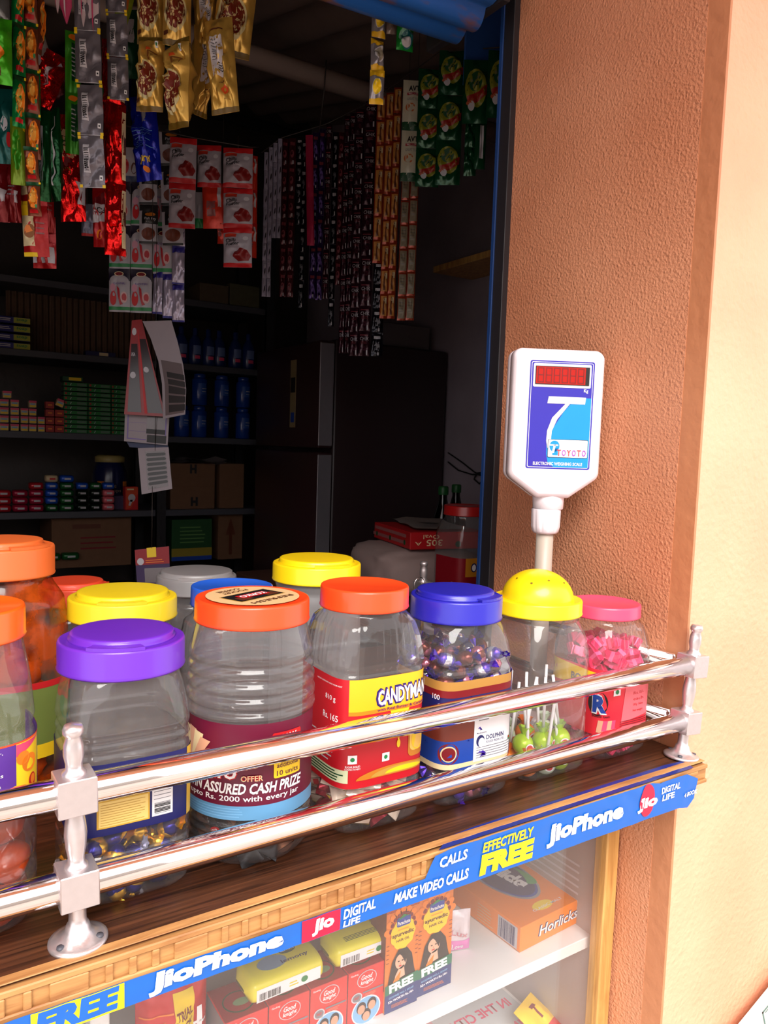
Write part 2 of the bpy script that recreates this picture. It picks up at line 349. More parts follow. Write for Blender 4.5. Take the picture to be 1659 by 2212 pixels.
def wrap(r, n, a0, out=.0007):
    """maps label coordinates (arc length from direction a0, height) onto a jar of half width r and squareness n"""
    N = 720; pts = [((r * sup(a0 + 2 * PI * (k - N // 2) / N, n)) * math.cos(a0 + 2 * PI * (k - N // 2) / N), (r * sup(a0 + 2 * PI * (k - N // 2) / N, n)) * math.sin(a0 + 2 * PI * (k - N // 2) / N)) for k in range(N + 1)]
    S = [0]
    for k in range(N): S.append(S[-1] + math.dist(pts[k], pts[k + 1]))
    mid = S[N // 2]
    def f(u, v, l):
        s = u + mid; lo, hi = 0, N
        s = min(max(s, 0), S[-1] - 1e-6)
        while hi - lo > 1:
            q = (lo + hi) // 2
            if S[q] <= s: lo = q
            else: hi = q
        t = (s - S[lo]) / (S[lo + 1] - S[lo]); x = pts[lo][0] * (1 - t) + pts[lo + 1][0] * t; y = pts[lo][1] * (1 - t) + pts[lo + 1][1] * t
        a = pts[max(lo - 3, 0)]; b = pts[min(lo + 4, N)]; dx, dy = b[0] - a[0], b[1] - a[1]; h = math.hypot(dx, dy); e = out + l
        return (x + dy / h * e, y - dx / h * e, v)
    return f
def lid_mesh(parent, r, z0, h, m, flip=None, tabdir=225, knurl=0, art=None):
    g = G(); rf = (lambda a, z, q: q + (.0003 if (int(a / (2 * PI) * 120) % 2 and .0012 < z < h - .003 and q > r * .97) else 0)) if knurl else None
    g.lathe([(r * .93, .001), (r * 1.0, 0), (r * 1.012, .0015), (r * 1.0, .003), (r, h - .0025), (r * .985, h - .0006), (r * .955, h), (r * .93, h - .0008), (0, h - .0012)], m, 120 if knurl else 64, (0, 0, 0), rf)
    o = g.build('lid', parent, (0, 0, z0))
    if flip:
        rr = r * flip; g = G(); off = -.03 * r; d = math.radians(tabdir); cx, cy = off * math.cos(d), off * math.sin(d)
        g.lathe([(rr * 1.02, 0), (rr * 1.03, .0018), (rr * .985, .0022), (rr, .0055), (rr * .97, .0066), (rr * .9, .0068), (0, .0062)], m, 64, (cx, cy, 0))
        nA = 9; V = []; w0 = math.radians(26)
        for zz in (.0005, .0035):
            for k in range(nA): a = d - w0 + 2 * w0 * k / (nA - 1); V.append((r * .99 * math.cos(a), r * .99 * math.sin(a), zz)); V.append((rr * .93 * math.cos(a), rr * .93 * math.sin(a), zz))
        Fc = []
        for k in range(nA - 1):
            a = 2 * k; b = 2 * nA; Fc += [[a, a + 2, a + 3, a + 1], [b + a, b + a + 1, b + a + 3, b + a + 2], [a, b + a, b + a + 2, a + 2], [a + 1, a + 3, b + a + 3, b + a + 1]]
        Fc += [[0, 1, 2 * nA + 1, 2 * nA], [2 * nA - 2, 4 * nA - 2, 4 * nA - 1, 2 * nA - 1]]
        g.add(V, Fc, m); g.build('flip_cap', o, (0, 0, h - .001))
    return o
def plas(name, rgb, rough=.32): return P(name, rgb, rough=rough, scale=20, var=.04, coat=.15)
L_OR = plas('orange_lid_plastic', (250, 98, 24)); L_PU = plas('purple_lid_plastic', (104, 44, 186)); L_RO = plas('red_orange_lid_plastic', (250, 76, 30)); L_BL = plas('royal_blue_lid_plastic', (40, 38, 170))
L_YE = plas('yellow_lid_plastic', (252, 216, 20)); L_PI = plas('pink_lid_plastic', (240, 74, 110)); L_LB = plas('mid_blue_lid_plastic', (40, 96, 210)); L_RD = plas('dusty_red_lid_plastic', (214, 66, 34), .5); L_YD = plas('dusty_yellow_lid_plastic', (226, 200, 24), .5)
L_CL = clear('frosted_lid_plastic', tint=(.8, .74, .72), haze=.45, rough=.35, base=.05)

def square_jar(label, loc, H, a, n, lid, lr, lh, neck=.86, ribs=None, lidargs={}, steps=(), m=None):
    """square-shouldered jar; H is the lid top height, a the half width"""
    t = thing('candy_jar', label, 'jar', loc); zt = H - lh; b = steps or [(.34, 1), (.62, 1)]
    pr = [(0.0005, a * .80, n), (.002, a * .90, n), (.008, a * .99, n), (.012, a, n)]
    for fz, fr in b: pr.append((H * fz, a * fr, n))
    pr += [(H * .74, a * .985, n * .85), (H * .80, a * .95, n * .75), (H * .855, a * .90, 3.2), (H * .885, (a * .88 + lr) / 2 * .93, 2.4), (zt - .004, lr * .93, 2), (zt + .003, lr * .93, 2)]
    pr = [p for i, p in enumerate(pr) if i == 0 or p[0] > pr[i - 1][0] - 1e-6]
    jar_body(pr, m or PET, ribs).build('jar_body', t); lid_mesh(t, lr, zt, lh, lid, **lidargs); return t
YJ = .69
# 1 ---- jar cut by the left edge: tamarind balls
J1 = (.045, YJ, 1.0)
t = thing('candy_jar', 'clear jar of brown tamarind balls, bright orange lid, purple label, at the left edge', 'jar', J1)
pr = [(.0005, .040, 2.6), (.004, .049, 3), (.02, .0535, 3), (.045, .0535, 3), (.052, .050, 3), (.058, .0535, 3), (.095, .0535, 3), (.155, .0535, 3), (.163, .0505, 3), (.172, .053, 2.8), (.196, .051, 2.4), (.212, .049, 2), (.232, .0455, 2), (.242, .0455, 2)]
jar_body(pr, PET).build('jar_body', t); lid_mesh(t, .0475, .2345, .026, L_OR, knurl=1)
g = G(wrap(.0535, 3, math.radians(270)), .006); z0, z1 = .098, .158
g.rect(-.12, z0, .12, z1, PURP, 0); g.rect(-.12, z1 - .0015, .12, z1, L_RO, 1); g.rect(-.12, z0, .12, z0 + .001, L_RO, 1); g.rect(.034, z0 + .001, .062, z1 - .0015, YEL, 1)
g.poly([(.034, z1 - .012), (.062, z1 - .002), (.034, z1 - .002)], PINK, 2)
for (cx, cy, r) in ((.047, .138, .008), (.040, .144, .006)): g.ell(cx, cy, r, r * .9, ORG, 3)
g.ell(.050, .122, .0045, .006, RED, 3); g.ell(.050, .123, .0028, .004, ORG, 4)
for i, s in enumerate(('Ingredients: Sugar,', 'Liquid Glucose,', 'Containing Permitted', 'Added Flavours', 'E-132, E-1516')): g.text(s, -.02, .1505 - i * .0058, .024 - (i % 3) * .004, .1535 - i * .0058, WHITE, 2, .004)
g.rect(-.02, .1015, .022, .1265, LGREY, 2); g.text('Nutrition Facts', -.018, .1215, .020, .1258, RED, 3, .012); g.lines(-.018, .102, .020, .121, 6, DKG, 3, .25)
g.build('label', t)
# 2 ---- purple lid
J2 = (.172, YJ, 1.0)
def ridge(z0, pitch, n, amp):
    return lambda a, z: sum(amp * math.exp(-((z - z0 - k * pitch) / (pitch * .2)) ** 2) for k in range(n))
t = square_jar('clear square jar with a purple flip-top lid, gold and blue wrapped sweets in the bottom', J2, .222, .0525, 5, L_PU, .0545, .026, steps=[(.20, 1), (.215, .96), (.23, 1), (.59, 1), (.61, .965), (.63, 1), (.655, .965), (.68, 1)], lidargs=dict(flip=.82, tabdir=250))
g = G(wrap(.0525, 5, math.radians(225)), .008); z0, z1 = .066, .128; c0 = .012
g.rect(-.09, z0, .118, z1, NAVY, 0); g.rect(.092, z0, .118, z1, P('label_gold_yellow', (224, 186, 60)), 1)
g.text('SUGAR BOILED CONFECTIONERY', c0, .1165, c0 + .052, .1195, LGREY, 2, .012); g.text('INGREDIENTS: SUGAR, LIQUID GLUCOSE', c0, .1115, c0 + .064, .1140, GREY, 2, .006)
g.text('NUTRITIONAL INFORMATION', c0 + .004, .0975, c0 + .050, .1, LGREY, 2, .01)
g.rect(c0 + .002, .0725, c0 + .0455, .0965, P('label_gold_box', (214, 168, 56)), 2); g.rect(c0 + .0035, .0738, c0 + .044, .0955, P('label_gold_box_light', (238, 206, 120)), 3); g.lines(c0 + .005, .0745, c0 + .042, .094, 9, GOLDP, 4, .2)
g.rect(c0 + .0475, .0735, c0 + .0655, .0985, WHITE, 2); g.bars(c0 + .0495, .0755, c0 + .0635, .086, BLACK, 3, 9, None, False); g.lines(c0 + .049, .087, c0 + .064, .097, 3, GREY, 3, .15, 0)
g.build('label', t)
# 3 ---- kopiko
J3 = (.297, YJ, 1.0); t = thing('candy_jar', 'round ringed clear jar with a maroon cash-prize label and stickered orange lid', 'jar', J3)
pr = [(.0005, .046, 2), (.003, .054, 2), (.010, .0595, 2), (.022, .0615, 2)] + [x for k in range(3) for x in ((.026 + k * .008, .0618, 2), (.029 + k * .008, .0600, 2))] + [(.05, .0615, 2), (.142, .0615, 2), (.144, .0635, 2), (.147, .0635, 2)]
for k in range(4): z = .151 + k * .0135; pr += [(z, .0600 - k * .0006, 2), (z + .004, .0632 - k * .0008, 2), (z + .009, .0632 - k * .0009, 2)]
pr += [(.208, .058, 2), (.222, .054, 2), (.232, .0515, 2), (.24, .0515, 2)]
jar_body(pr, PET).build('jar_body', t); ld = lid_mesh(t, .0555, .226, .0225, L_RO, knurl=1)
g = G(lambda u, v, l: (u, v, .0228 + l), None)   # sticker on the lid, read from inside the shop
A = math.atan2(-J3[0], -J3[1]); 
g.ell(0, 0, .0455, .0455, P('sticker_cream', (222, 186, 134)), 0, n=48); rt = PI + .42
def rtext(s, cx, cy, wd, h, m, l, off=.012):
    c, sn = math.cos(rt), math.sin(rt); X, Y = cx * c - cy * sn, cx * sn + cy * c; g.text(s, X - wd / 2, Y - h / 2, X + wd / 2, Y + h / 2, m, l, off, rot=rt)
def rrect(cx, cy, wd, h, m, l):
    c, sn = math.cos(rt), math.sin(rt); g.poly([((cx + a * wd / 2) * c - (cy + b * h / 2) * sn, (cx + a * wd / 2) * sn + (cy + b * h / 2) * c) for a, b in ((-1, -1), (1, -1), (1, 1), (-1, 1))], m, l)
rrect(0, 0, .062, .030, GOLDP, 1); rrect(0, 0, .060, .028, BLACK, 2)
for sx in (-1, 1): rrect(sx * .018, .006, .016, .012, BRN, 3)
rrect(0, 0, .038, .012, RED, 4); rtext('KOPIKO', 0, 0, .034, .008, WHITE, 5, .03); rtext('REFRESH', 0, .026, .056, .007, BRN, 2); rtext('POCKET', 0, -.024, .034, .006, BRN, 2); rtext('COFFEE', 0, -.033, .030, .006, BRN, 2)
g.build('lid_sticker', ld)
a0 = math.radians(247); g = G(wrap(.0615, 2, a0), .006); z0, z1 = .050, .141
g.rect(-.105, z0, .082, z1, MAR, 0); g.rect(-.105, z0, .082, z0 + .0135, P('label_pale_blue', (96, 150, 190)), 1); g.lines(-.07, z0 + .002, -.004, z0 + .012, 4, LBLUE, 2, .3)
for k in range(4):   # fan of bank notes
    an = math.radians(100 - k * 16); cx, cy = -.066, .094
    g.poly([(cx, cy), (cx + .012 * math.cos(an - 1.2), cy + .006), (cx + .036 * math.cos(an) + .006, cy + .036 * math.sin(an)), (cx + .036 * math.cos(an) - .006, cy + .036 * math.sin(an) + .002)], SKIN if k % 2 else CREAM, 2 + k)
g.poly([(-.040, .114), (-.008, .119), (.006, .126), (.004, .117), (-.004, .108), (-.040, .106)], RED, 3); g.text('KOPIKO', -.036, .1085, -.008, .1155, CREAM, 5, .03)
g.rect(.020, .122, .052, .131, RED, 3, r=.002); g.text('NOW', .026, .1235, .046, .129, WHITE, 4, .03)
for (s, x0, y0, x1, y1) in (('CASH', -.034, .101, .004, .112), ('JEETO', -.052, .0865, -.012, .100)):
    g.text(s, x0 - .001, y0 - .001, x1 + .001, y1 + .001, RED, 4, .10); g.text(s, x0, y0, x1, y1, WHITE, 6, .045)
g.text('OFFER', -.008, .0875, .012, .093, RED, 4, .07); g.text('OFFER', -.008, .0875, .012, .093, CREAM, 6, .01)
g.rect(.022, .0875, .052, .120, YEL, 3, r=.002)
for i, s in enumerate(('12 units', 'with', 'additional', '10 units')): g.text(s, .025 if i != 1 else .031, .112 - i * .0075, .049 if i != 1 else .043, .117 - i * .0075, MAR, 4, .012)
g.text('WIN ASSURED CASH PRIZE', -.068, .0750, .053, .0855, WHITE, 4, .03, shear=.15); g.text('upto Rs. 2000 with every jar', -.064, .0665, .050, .0735, WHITE, 4, .012)
g.build('label', t)
# 4 ---- candyman
J4 = (.426, YJ, 1.0)
def flutes(z0, z1, n, amp):
    def f(a, z):
        if not z0 < z < z1: return 0
        s = math.sin(PI * (z - z0) / (z1 - z0)) ** .4; return s * amp * (math.cos(n * a) ** 2 - .5) * 2
    return f
t = square_jar('fluted clear jar with an orange lid and a red and yellow caramel candy label', J4, .251, .0535, 5, L_RO, .0475, .023, ribs=flutes(.168, .224, 20, .0024), lidargs=dict(knurl=1), steps=[(.18, 1), (.2, .965), (.22, 1), (.66, 1), (.675, .97), (.70, 1.0)])
g = G(wrap(.0535, 5, math.radians(225)), .007); z0, z1 = .052, .165
g.rect(-.10, z0, .105, z1, P('label_red', (190, 20, 34)), 0); g.rect(.003, .128, .105, z1, P('label_yellow_orange', (250, 180, 30)), 1); g.rect(.003, .128, .105, .132, ORG, 2)
for grow, m_, l in ((.0022, NAVY, 3), (.001, PURP, 5), (0, WHITE, 7)):
    g.text('CANDYMAN', .034 - grow, .137 - grow, .098 + grow, .153 + grow, m_, l, .03 + grow * 26, rot=.05)
g.text('with Real Butter & Caramel', .034, .1295, .098, .1325, NAVY, 4, .01)
g.poly([(.050, .128), (.074, .128), (.066, .112), (.063, .100), (.0615, .092), (.060, .100), (.057, .112)], YEL, 3); g.ell(.0615, .0915, .0022, .0045, YEL, 4)
g.rect(.074, .074, .101, .114, P('toffee', (196, 120, 30)), 3, r=.006); g.rect(.076, .080, .099, .112, P('toffee_light', (240, 190, 90)), 4, r=.006); g.ell(.087, .092, .009, .012, YEL, 5)
for k in range(3): g.ell(.062 + k * .004, .060 + k * .001, .050 - k * .013, .010 - k * .0025, (P('toffee', ()), GOLDP, YEL)[k], 2 + k, a0=0, a1=180)
for (cx, cy) in ((.008, .083), (.046, .080)): g.rect(cx - .0045, cy - .0045, cx + .0045, cy + .0045, WHITE, 4); g.ell(cx, cy, .0022, .0022, GRN, 5)
g.text('810 g', -.030, .1385, -.012, .1455, WHITE, 2, .01); g.text('Rs. 165', -.034, .1195, -.008, .1265, WHITE, 2, .015); g.text('KEEP JAR CLOSED AND AWAY FROM HEAT', -.048, .156, -.004, .158, WHITE, 2, .006)
g.rect(-.060, .058, .004, .0715, P('print_pale_green', (206, 212, 172)), 2); g.lines(-.058, .059, .002, .0705, 4, DGRN, 3, .45); g.lines(-.06, .075, -.014, .104, 6, LGREY, 2, .3)
g.text('SUGAR BOILED', .001, .0745, .016, .0765, WHITE, 4, .008); g.text('CONFECTIONERY', .0005, .072, .0165, .0738, WHITE, 4, .008)
g.build('label', t)
# 5 ---- blue lid
J5 = (.552, YJ, 1.0)
t = square_jar('clear square jar with a royal blue flip-top lid full of purple and brown wrapped sweets', J5, .2305, .0535, 5.5, L_BL, .0535, .026, steps=[(.16, 1), (.175, .96), (.19, 1), (.61, 1), (.625, .95), (.65, 1), (.68, .95), (.71, 1.0)], lidargs=dict(flip=.84, tabdir=290))
g = G(wrap(.0535, 5.5, math.radians(225)), .008); z0, z1 = .046, .145
g.rect(-.1, z0, .105, z1, NAVY, 0); g.rect(-.1, z1 - .010, .105, z1, P('label_bronze', (176, 128, 60)), 1); g.rect(-.1, z1 - .018, .105, z1 - .010, DRED, 1); g.rect(-.1, .078, .105, .098, P('label_rust', (120, 50, 34)), 1); g.rect(-.1, z0 + .006, .105, .078, BLUE, 1); g.rect(-.1, z0, .105, z0 + .006, CREAM, 1)
g.ell(.006, .064, .012, .012, DRED, 2); g.ell(.006, .064, .009, .009, CREAM, 3); g.ell(.006, .064, .0075, .0075, DRED, 4)
g.text('100', -.016, .124, -.006, .130, WHITE, 3, .01)
g.rect(.038, .050, .100, .112, WHITE, 3); g.text('DEC-2018', .066, .101, .082, .1045, ORG, 4, .01); g.lines(.044, .094, .060, .106, 2, GREY, 4, .2)
g.ell(.0475, .073, .006, .0068, NAVY, 4); g.ell(.0490, .071, .0045, .0055, WHITE, 5); g.text('DOLPHIN', .056, .073, .082, .0785, NAVY, 4, .02); g.text('FOODS INDIA LTD.,', .056, .0685, .084, .0715, NAVY, 4, .008); g.text('Manufactured by', .042, .081, .056, .0832, NAVY, 4, .004)
g.lines(.042, .0525, .096, .067, 5, GREY, 4, .3, .1); g.rect(.091, .0655, .096, .0705, GRN, 5); g.rect(.091, .068, .0935, .0705, RED, 6)
g.build('label', t)
# 6 ---- yellow dome lid, lollipops
J6 = (.682, YJ, 1.0)
t = square_jar('clear square jar of lollipops under a yellow lid with a domed top', J6, .2165, .053, 6, L_YE, .0555, .0185, steps=[(.2, 1), (.70, 1)])
g = G(); g.lathe([(.0445 * math.cos(k * PI / 20), .036 * math.sin(k * PI / 20)) for k in range(11)], L_YE, 48)
dome = g.build('dome', t, (0, 0, .2155))
for an, el in ((250, 48), (290, 40), (212, 40), (330, 55), (170, 45)):
    a, e = math.radians(an), math.radians(el); x = .0449 * math.cos(e) * math.cos(a); y = .0449 * math.cos(e) * math.sin(a); z = .0363 * math.sin(e)
    g = G(); g.ell(0, 0, .0016, .0012, P('hole_shadow_plastic', (120, 96, 10)), 1); o = g.build('vent_hole', dome, (x, y, z)); o.rotation_euler = Vector((math.cos(a), math.sin(a), math.tan(e) * .9)).to_track_quat('-Y', 'Z').to_euler()
g = G(wrap(.053, 6, math.radians(225)), .01); mp0 = g.mapf; g.mapf = lambda u, v, l: mp0(u - .026, v, l); g.rect(-.088, .03, -.022, .150, WHITE, 0); g.poly([(-.022, .03), (-.004, .034), (-.004, .135), (-.018, .150), (-.022, .150)], WHITE, 0); g.poly([(-.0065, .034), (-.004, .034), (-.004, .135), (-.018, .150), (-.0195, .1495), (-.0065, .134)], PURP, 2)
g.ell(-.03, .10, .011, .015, ORG, 2); g.ell(-.02, .075, .009, .011, RED, 2); g.rect(-.08, .03, -.004, .044, PURP, 1); g.text('LOLLIPOP', -.06, .054, -.012, .062, RED, 3, .02)
g.build('label', t)
# 7 ---- pink lid
J7 = (.807, YJ, 1.0)
t = square_jar('fluted clear jar with a pink lid packed with pink box-wrapped gum', J7, .2, .050, 5, L_PI, .0475, .017, ribs=flutes(.126, .176, 20, .0020), steps=[(.16, 1), (.175, .96), (.19, 1), (.62, 1)])
RD2 = P('label_coral_red', (226, 40, 58)); g = G(wrap(.050, 5, math.radians(225)), .008); z0, z1 = .036, .122
g.rect(-.09, z0, .1, z1, RD2, 0); g.poly([(-.09, z1), (.014, z1 - .006), (.06, z1 - .018), (-.09, z1 - .030)], YEL, 1); g.text('BOOMER', -.05, .100, .004, .110, GREY, 3, .03)
g.ell(-.006, .078, .013, .016, BLACK, 2); g.text('R', -.013, .064, .006, .091, WHITE, 3, .09); g.text('R', -.012, .066, .005, .089, BLUE, 5, .05); g.text('Bubble Gum', -.012, .060, .010, .0635, BLACK, 5, .012)
for k in range(4): g.poly([(-.006 + k * .006, .040), (.0 + k * .006, .040), (.002 + k * .006, .056), (-.004 + k * .006, .056)], PINK if k % 2 else SKIN, 3)
g.rect(.014, .088, .026, .098, WHITE, 3); g.ell(.020, .093, .003, .003, GRN, 4)
g.poly([(.030, .050), (.082, .056), (.088, .100), (.036, .098)], P('label_pink_patch', (240, 110, 120)), 2)
for i in range(4): g.text(('Rs.1/-', 'each', '195g  New', 'Net weight')[i], .052, .085 - i * .008, .072, .089 - i * .008, RED, 3, .008)
g.lines(.028, .045, .09, .053, 3, DRED, 3, .4); g.rect(.030, .0385, .078, .043, LGREY, 3)
g.build('label', t)
# rear row
def rear_jar(label, px, py, z, r, body_r, lid, flip=None, neck=.9, m=None, n=2.6, ribs=None, lh=.024, tab=250, **k):
    p = at_z(px, py, z); H = z - 1.0; t = thing('candy_jar', label, 'jar', (p.x, p.y, 1.0)); b = body_r
    pr = [(.0005, b * .82, n), (.004, b * .94, n), (.012, b, n), (H * .2, b, n), (H * .6, b, n), (H * .72, b * .98, n), (H * .80, b * .93, n), (H - lh - .012, (b * .9 + r) / 2 * .95, 2), (H - lh - .005, r * .93, 2), (H - lh + .004, r * .93, 2)]
    jar_body(pr, m or PETB, ribs).build('jar_body', t); lid_mesh(t, r, H - lh, lh, lid, flip=flip, tabdir=tab, **k); return t
STAIN = clear('oil_stained_plastic', tint=(1, .92, .8), haze=.1, base=.04, edge=.5, rough=.12, stain=(226, 96, 20), stain_amt=.75)
JB = rear_jar('tall oily jar of orange pickle with a dusty orange lid behind the left jars', 2, 1176, 1.28, .0535, .066, plas('dull_orange_lid_plastic', (226, 106, 44), .5), .80, m=STAIN, lh=.032, tab=300)
JR = rear_jar('jar with a dusty red lid far back behind the yellow-lid jar', 160, 1262, 1.20, .045, .052, L_RD, .85, tab=320)
JY = rear_jar('jar with a dusty yellow flip-top lid behind the purple-lid jar', 266, 1285, 1.22, .0595, .0585, L_YD, .84, tab=255)
JC = rear_jar('tall jar with a frosted colourless lid behind the blue-lid jar', 425, 1240, 1.20, .058, .060, L_CL, .9, n=2)
JL = rear_jar('fluted jar with a mid blue screw lid between the frosted and the orange lids', 502, 1263, 1.222, .0500, .0575, L_LB, None, n=3, ribs=flutes(.13, .19, 18, .0012), knurl=1)
JZ = rear_jar('tall frosted jar with a bright yellow flip-top lid behind the fluted candy jar', 685, 1213, 1.24, .0595, .0600, L_YE, .84, n=2.2, m=clear('frosted_jar_plastic', haze=.35, rough=.3), tab=265)
t = JB; g = G(wrap(.066, 2.6, math.radians(262)), .012); g.rect(-.05, .06, .10, .142, P('label_leaf', (112, 130, 60)), 0); g.rect(-.05, .135, .10, .142, RED, 1); g.rect(-.05, .06, .10, .075, YEL, 1); g.ell(.075, .112, .014, .02, GRN, 2); g.ell(.085, .128, .006, .007, RED, 3); g.build('label', t)

# ------------------------------------------------------------------ sweets in the jars
def twist(name, cols, L=.020, R=.0065, wing=.008):
    """twist-wrapped sweet: rounded body with pleated wings"""
    g = G(); n = 12; body = [(0, -L / 2)] + [(R * math.sin(PI * k / 8) ** .32, -L / 2 + L * k / 8) for k in range(1, 8)] + [(0, L / 2)]
    g.lathe(body, cols[0], n, rf=lambda a, z, r: r * sup(a, 3) * (1 + .06 * math.sin(7 * a + z * 900)))
    for s in (-1, 1):
        V = []; 
        for j, (rr, zz) in enumerate(((.0012, L / 2 - .001), (R * .8, L / 2 + wing * .6), (R * 1.05, L / 2 + wing))):
            for k in range(n): a = 2 * PI * k / n; q = rr * (1 if k % 2 else .62); V.append((q * math.cos(a), q * .45 * math.sin(a), s * zz))
        g.add(V, [[j * n + k, j * n + (k + 1) % n, (j + 1) * n + (k + 1) % n, (j + 1) * n + k] for j in range(2) for k in range(n)], cols[1])
    g.lathe([(R * 1.02 * .93, -L * .18), (R * 1.05, -L * .12), (R * 1.05, L * .12), (R * 1.02 * .93, L * .18)], cols[2], n, rf=lambda a, z, r: r * sup(a, 3))
    return g.mesh(name)
def pillow(name, wd, h, b, m_body, art=None, nx=10, nz=12, seal=.12, wob=.0, seed=0):
    """pillow pack standing in the XZ plane, face towards -Y"""
    def th(u, v):
        U = min(abs(2 * u / wd), 1); V = abs(2 * v / h); q = max(0, (1 - U ** 2)) ** .5 * max(0, 1 - (V / (1 - seal)) ** 2.4) ** .6 if V < 1 - seal else 0
        return b * q * (1 + wob * 3 * noise.noise(Vector((u * 60, v * 60, seed)))) + .0003
    def wav(u, v): return wob * .006 * noise.noise(Vector((u * 25 + 5, v * 25, seed + 3)))
    TB = [[th((i / nx - .5) * wd, (j / nz - .5) * h) + wav((i / nx - .5) * wd, (j / nz - .5) * h) for i in range(nx + 1)] for j in range(nz + 1)]
    def bl(u, v):
        a = min(max((u / wd + .5) * nx, 0), nx - 1e-6); c = min(max((v / h + .5) * nz, 0), nz - 1e-6); i, j = int(a), int(c); a -= i; c -= j
        return (TB[j][i] * (1 - a) + TB[j][i + 1] * a) * (1 - c) + (TB[j + 1][i] * (1 - a) + TB[j + 1][i + 1] * a) * c
    g = G(lambda u, v, l: (u, -bl(u, v) - l * 1.3 - .0002 - b * .035, v), max(wd, h) / 22)
    for s in (-1, 1): g.grid(lambda a, c: ((a - .5) * wd * (1 - .04 * math.sin(PI * c) * s * 0), s * th((a - .5) * wd, (c - .5) * h) - wav((a - .5) * wd, (c - .5) * h), (c - .5) * h), nx, nz, m_body)
    if art: art(g, wd, h)
    return g.mesh(name)
def fill(me_list, jar, a, z0, z1, step, zstep, label, cat, group, name, tilt=1.2, ringonly=False, rnd=.6):
    k = 0; z = z0; lay = 0; rs = random.Random(len(label))
    while z < z1:
        n = int(2 * a / step); off = (lay % 2) * step * .5
        for i in range(n + 1):
            for j in range(n + 1):
                x = -a + i * step + off * .5; y = -a + j * step + off * .5
                if abs(x) > a or abs(y) > a or math.hypot(x, y) > a * 1.22: continue
                if ringonly and max(abs(x), abs(y)) < a * .45 and z < z1 - zstep * 1.01: continue
                o = put(name, me_list[k % len(me_list)], None, (jar[0] + x + rs.uniform(-1, 1) * step * rnd * .3, jar[1] + y + rs.uniform(-1, 1) * step * rnd * .3, jar[2] + z + rs.uniform(-1, 1) * zstep * .15), (rs.uniform(-tilt, tilt) + PI / 2, rs.uniform(-tilt, tilt), rs.uniform(0, 2 * PI)))
                tag(o, label, cat, group); k += 1
        z += zstep; lay += 1
    return k
GF = foil('gold_foil', (226, 176, 60), .25, .8); NF = foil('navy_foil', (30, 26, 120), .25, .6); SF = foil('silver_foil', (214, 212, 224), .2, .8); VF = foil('violet_foil', (74, 40, 170), .2, .7); BF = foil('brown_foil', (110, 50, 40), .25, .6); KF = foil('black_foil', (24, 20, 22), .25, .3); RF = foil('red_foil', (200, 20, 24), .18, .75)
A = [twist('toffee_gold', (GF, GF, NF), .024, .0080, .009), twist('toffee_navy', (NF, GF, GF), .024, .0080, .009), twist('toffee_silver', (NF, SF, NF), .024, .0080, .009)]
fill(A, J2, .037, .011, .058, .0205, .0130, 'gold and navy foil twist-wrapped toffee in the purple-lid jar', 'sweet', 'toffees in the purple-lid jar', 'wrapped_toffee')
def kop(g, wd, h): g.rect(-wd * .35, -h * .2, wd * .35, h * .2, BLACK, 1); g.ell(0, 0, wd * .28, h * .13, RED, 2); g.text('KO', -wd * .15, -h * .06, wd * .15, h * .06, WHITE, 3, .02); g.rect(wd * .32, -h * .34, wd * .46, -h * .22, WHITE, 3); g.ell(wd * .39, -h * .28, wd * .04, wd * .04, GRN, 4)
KB = [pillow('coffee_sweet_%d' % i, .022, .029, .006, (KF, foil('copper_foil', (170, 110, 76), .25, .7), KF)[i], kop if i != 1 else None, 8, 8, wob=.4, seed=i) for i in range(3)]
fill(KB, J3, .040, .013, .052, .0200, .0105, 'black and copper wrapped coffee sweet in the round ringed jar', 'sweet', 'coffee sweets in the round jar', 'coffee_sweet', .9)
def cdm(g, wd, h): g.rect(-wd * .5, -h * .5, wd * .5, -h * .32, YEL, 1); g.poly([(-wd * .5, -h * .3), (wd * .5, -h * .1), (wd * .5, .1 * h), (-wd * .5, -h * .05)], RED, 1); g.rect(-wd * .3, .02 * h, wd * .34, h * .3, CREAM, 1); g.text('CANDYMAN', -wd * .28, h * .08, wd * .3, h * .22, DRED, 2, .02)
CB = [pillow('caramel_sweet_%d' % i, .022, .031, .006, (foil('pale_wrapper', (236, 216, 196), .2, .2), foil('crimson_wrapper', (150, 16, 40), .2, .5))[i], cdm if i == 0 else None, 8, 8, wob=.4, seed=i + 5) for i in range(2)]
fill([CB[0], CB[1], CB[0]], J4, .036, .014, .056, .019, .0110, 'red and cream pillow-wrapped caramel in the fluted orange-lid jar', 'sweet', 'caramels in the fluted jar', 'caramel_sweet', .7)
VB = [twist('chocolate_violet', (VF, VF, SF), .023, .0076, .008), twist('chocolate_brown', (BF, VF, BF), .023, .0076, .008), twist('chocolate_pink', (foil('rose_foil', (190, 110, 130), .2, .7), VF, BF), .023, .0076, .008)]
fill(VB, J5, .038, .011, .172, .0215, .0140, 'violet and brown foil-wrapped chocolate toffee in the blue-lid jar', 'sweet', 'chocolate toffees in the blue-lid jar', 'chocolate_toffee', 1.2, True)
# gum: small boxes with twisted ends
def gum():
    g = G(); g.box((-.010, -.0065, -.005), (.010, .0065, .005), foil('magenta_wrapper', (222, 30, 90), .22, .25), .001)
    for s in (-1, 1): g.box((s * .009 - .0025, -.0065, -.0006), (s * .009 + .0025, .0065, .0006), foil('pale_pink_wrapper', (230, 70, 120), .2, .3))
    g.box((-.002, -.0067, -.0052), (.003, .0067, .0052), P('gum_print', (236, 90, 140))); return g.mesh('bubble_gum')
fill([gum()], J7, .036, .010, .150, .0185, .0125, 'pink box-wrapped bubble gum in the pink-lid jar', 'sweet', 'bubble gum in the pink-lid jar', 'bubble_gum', .8, True)
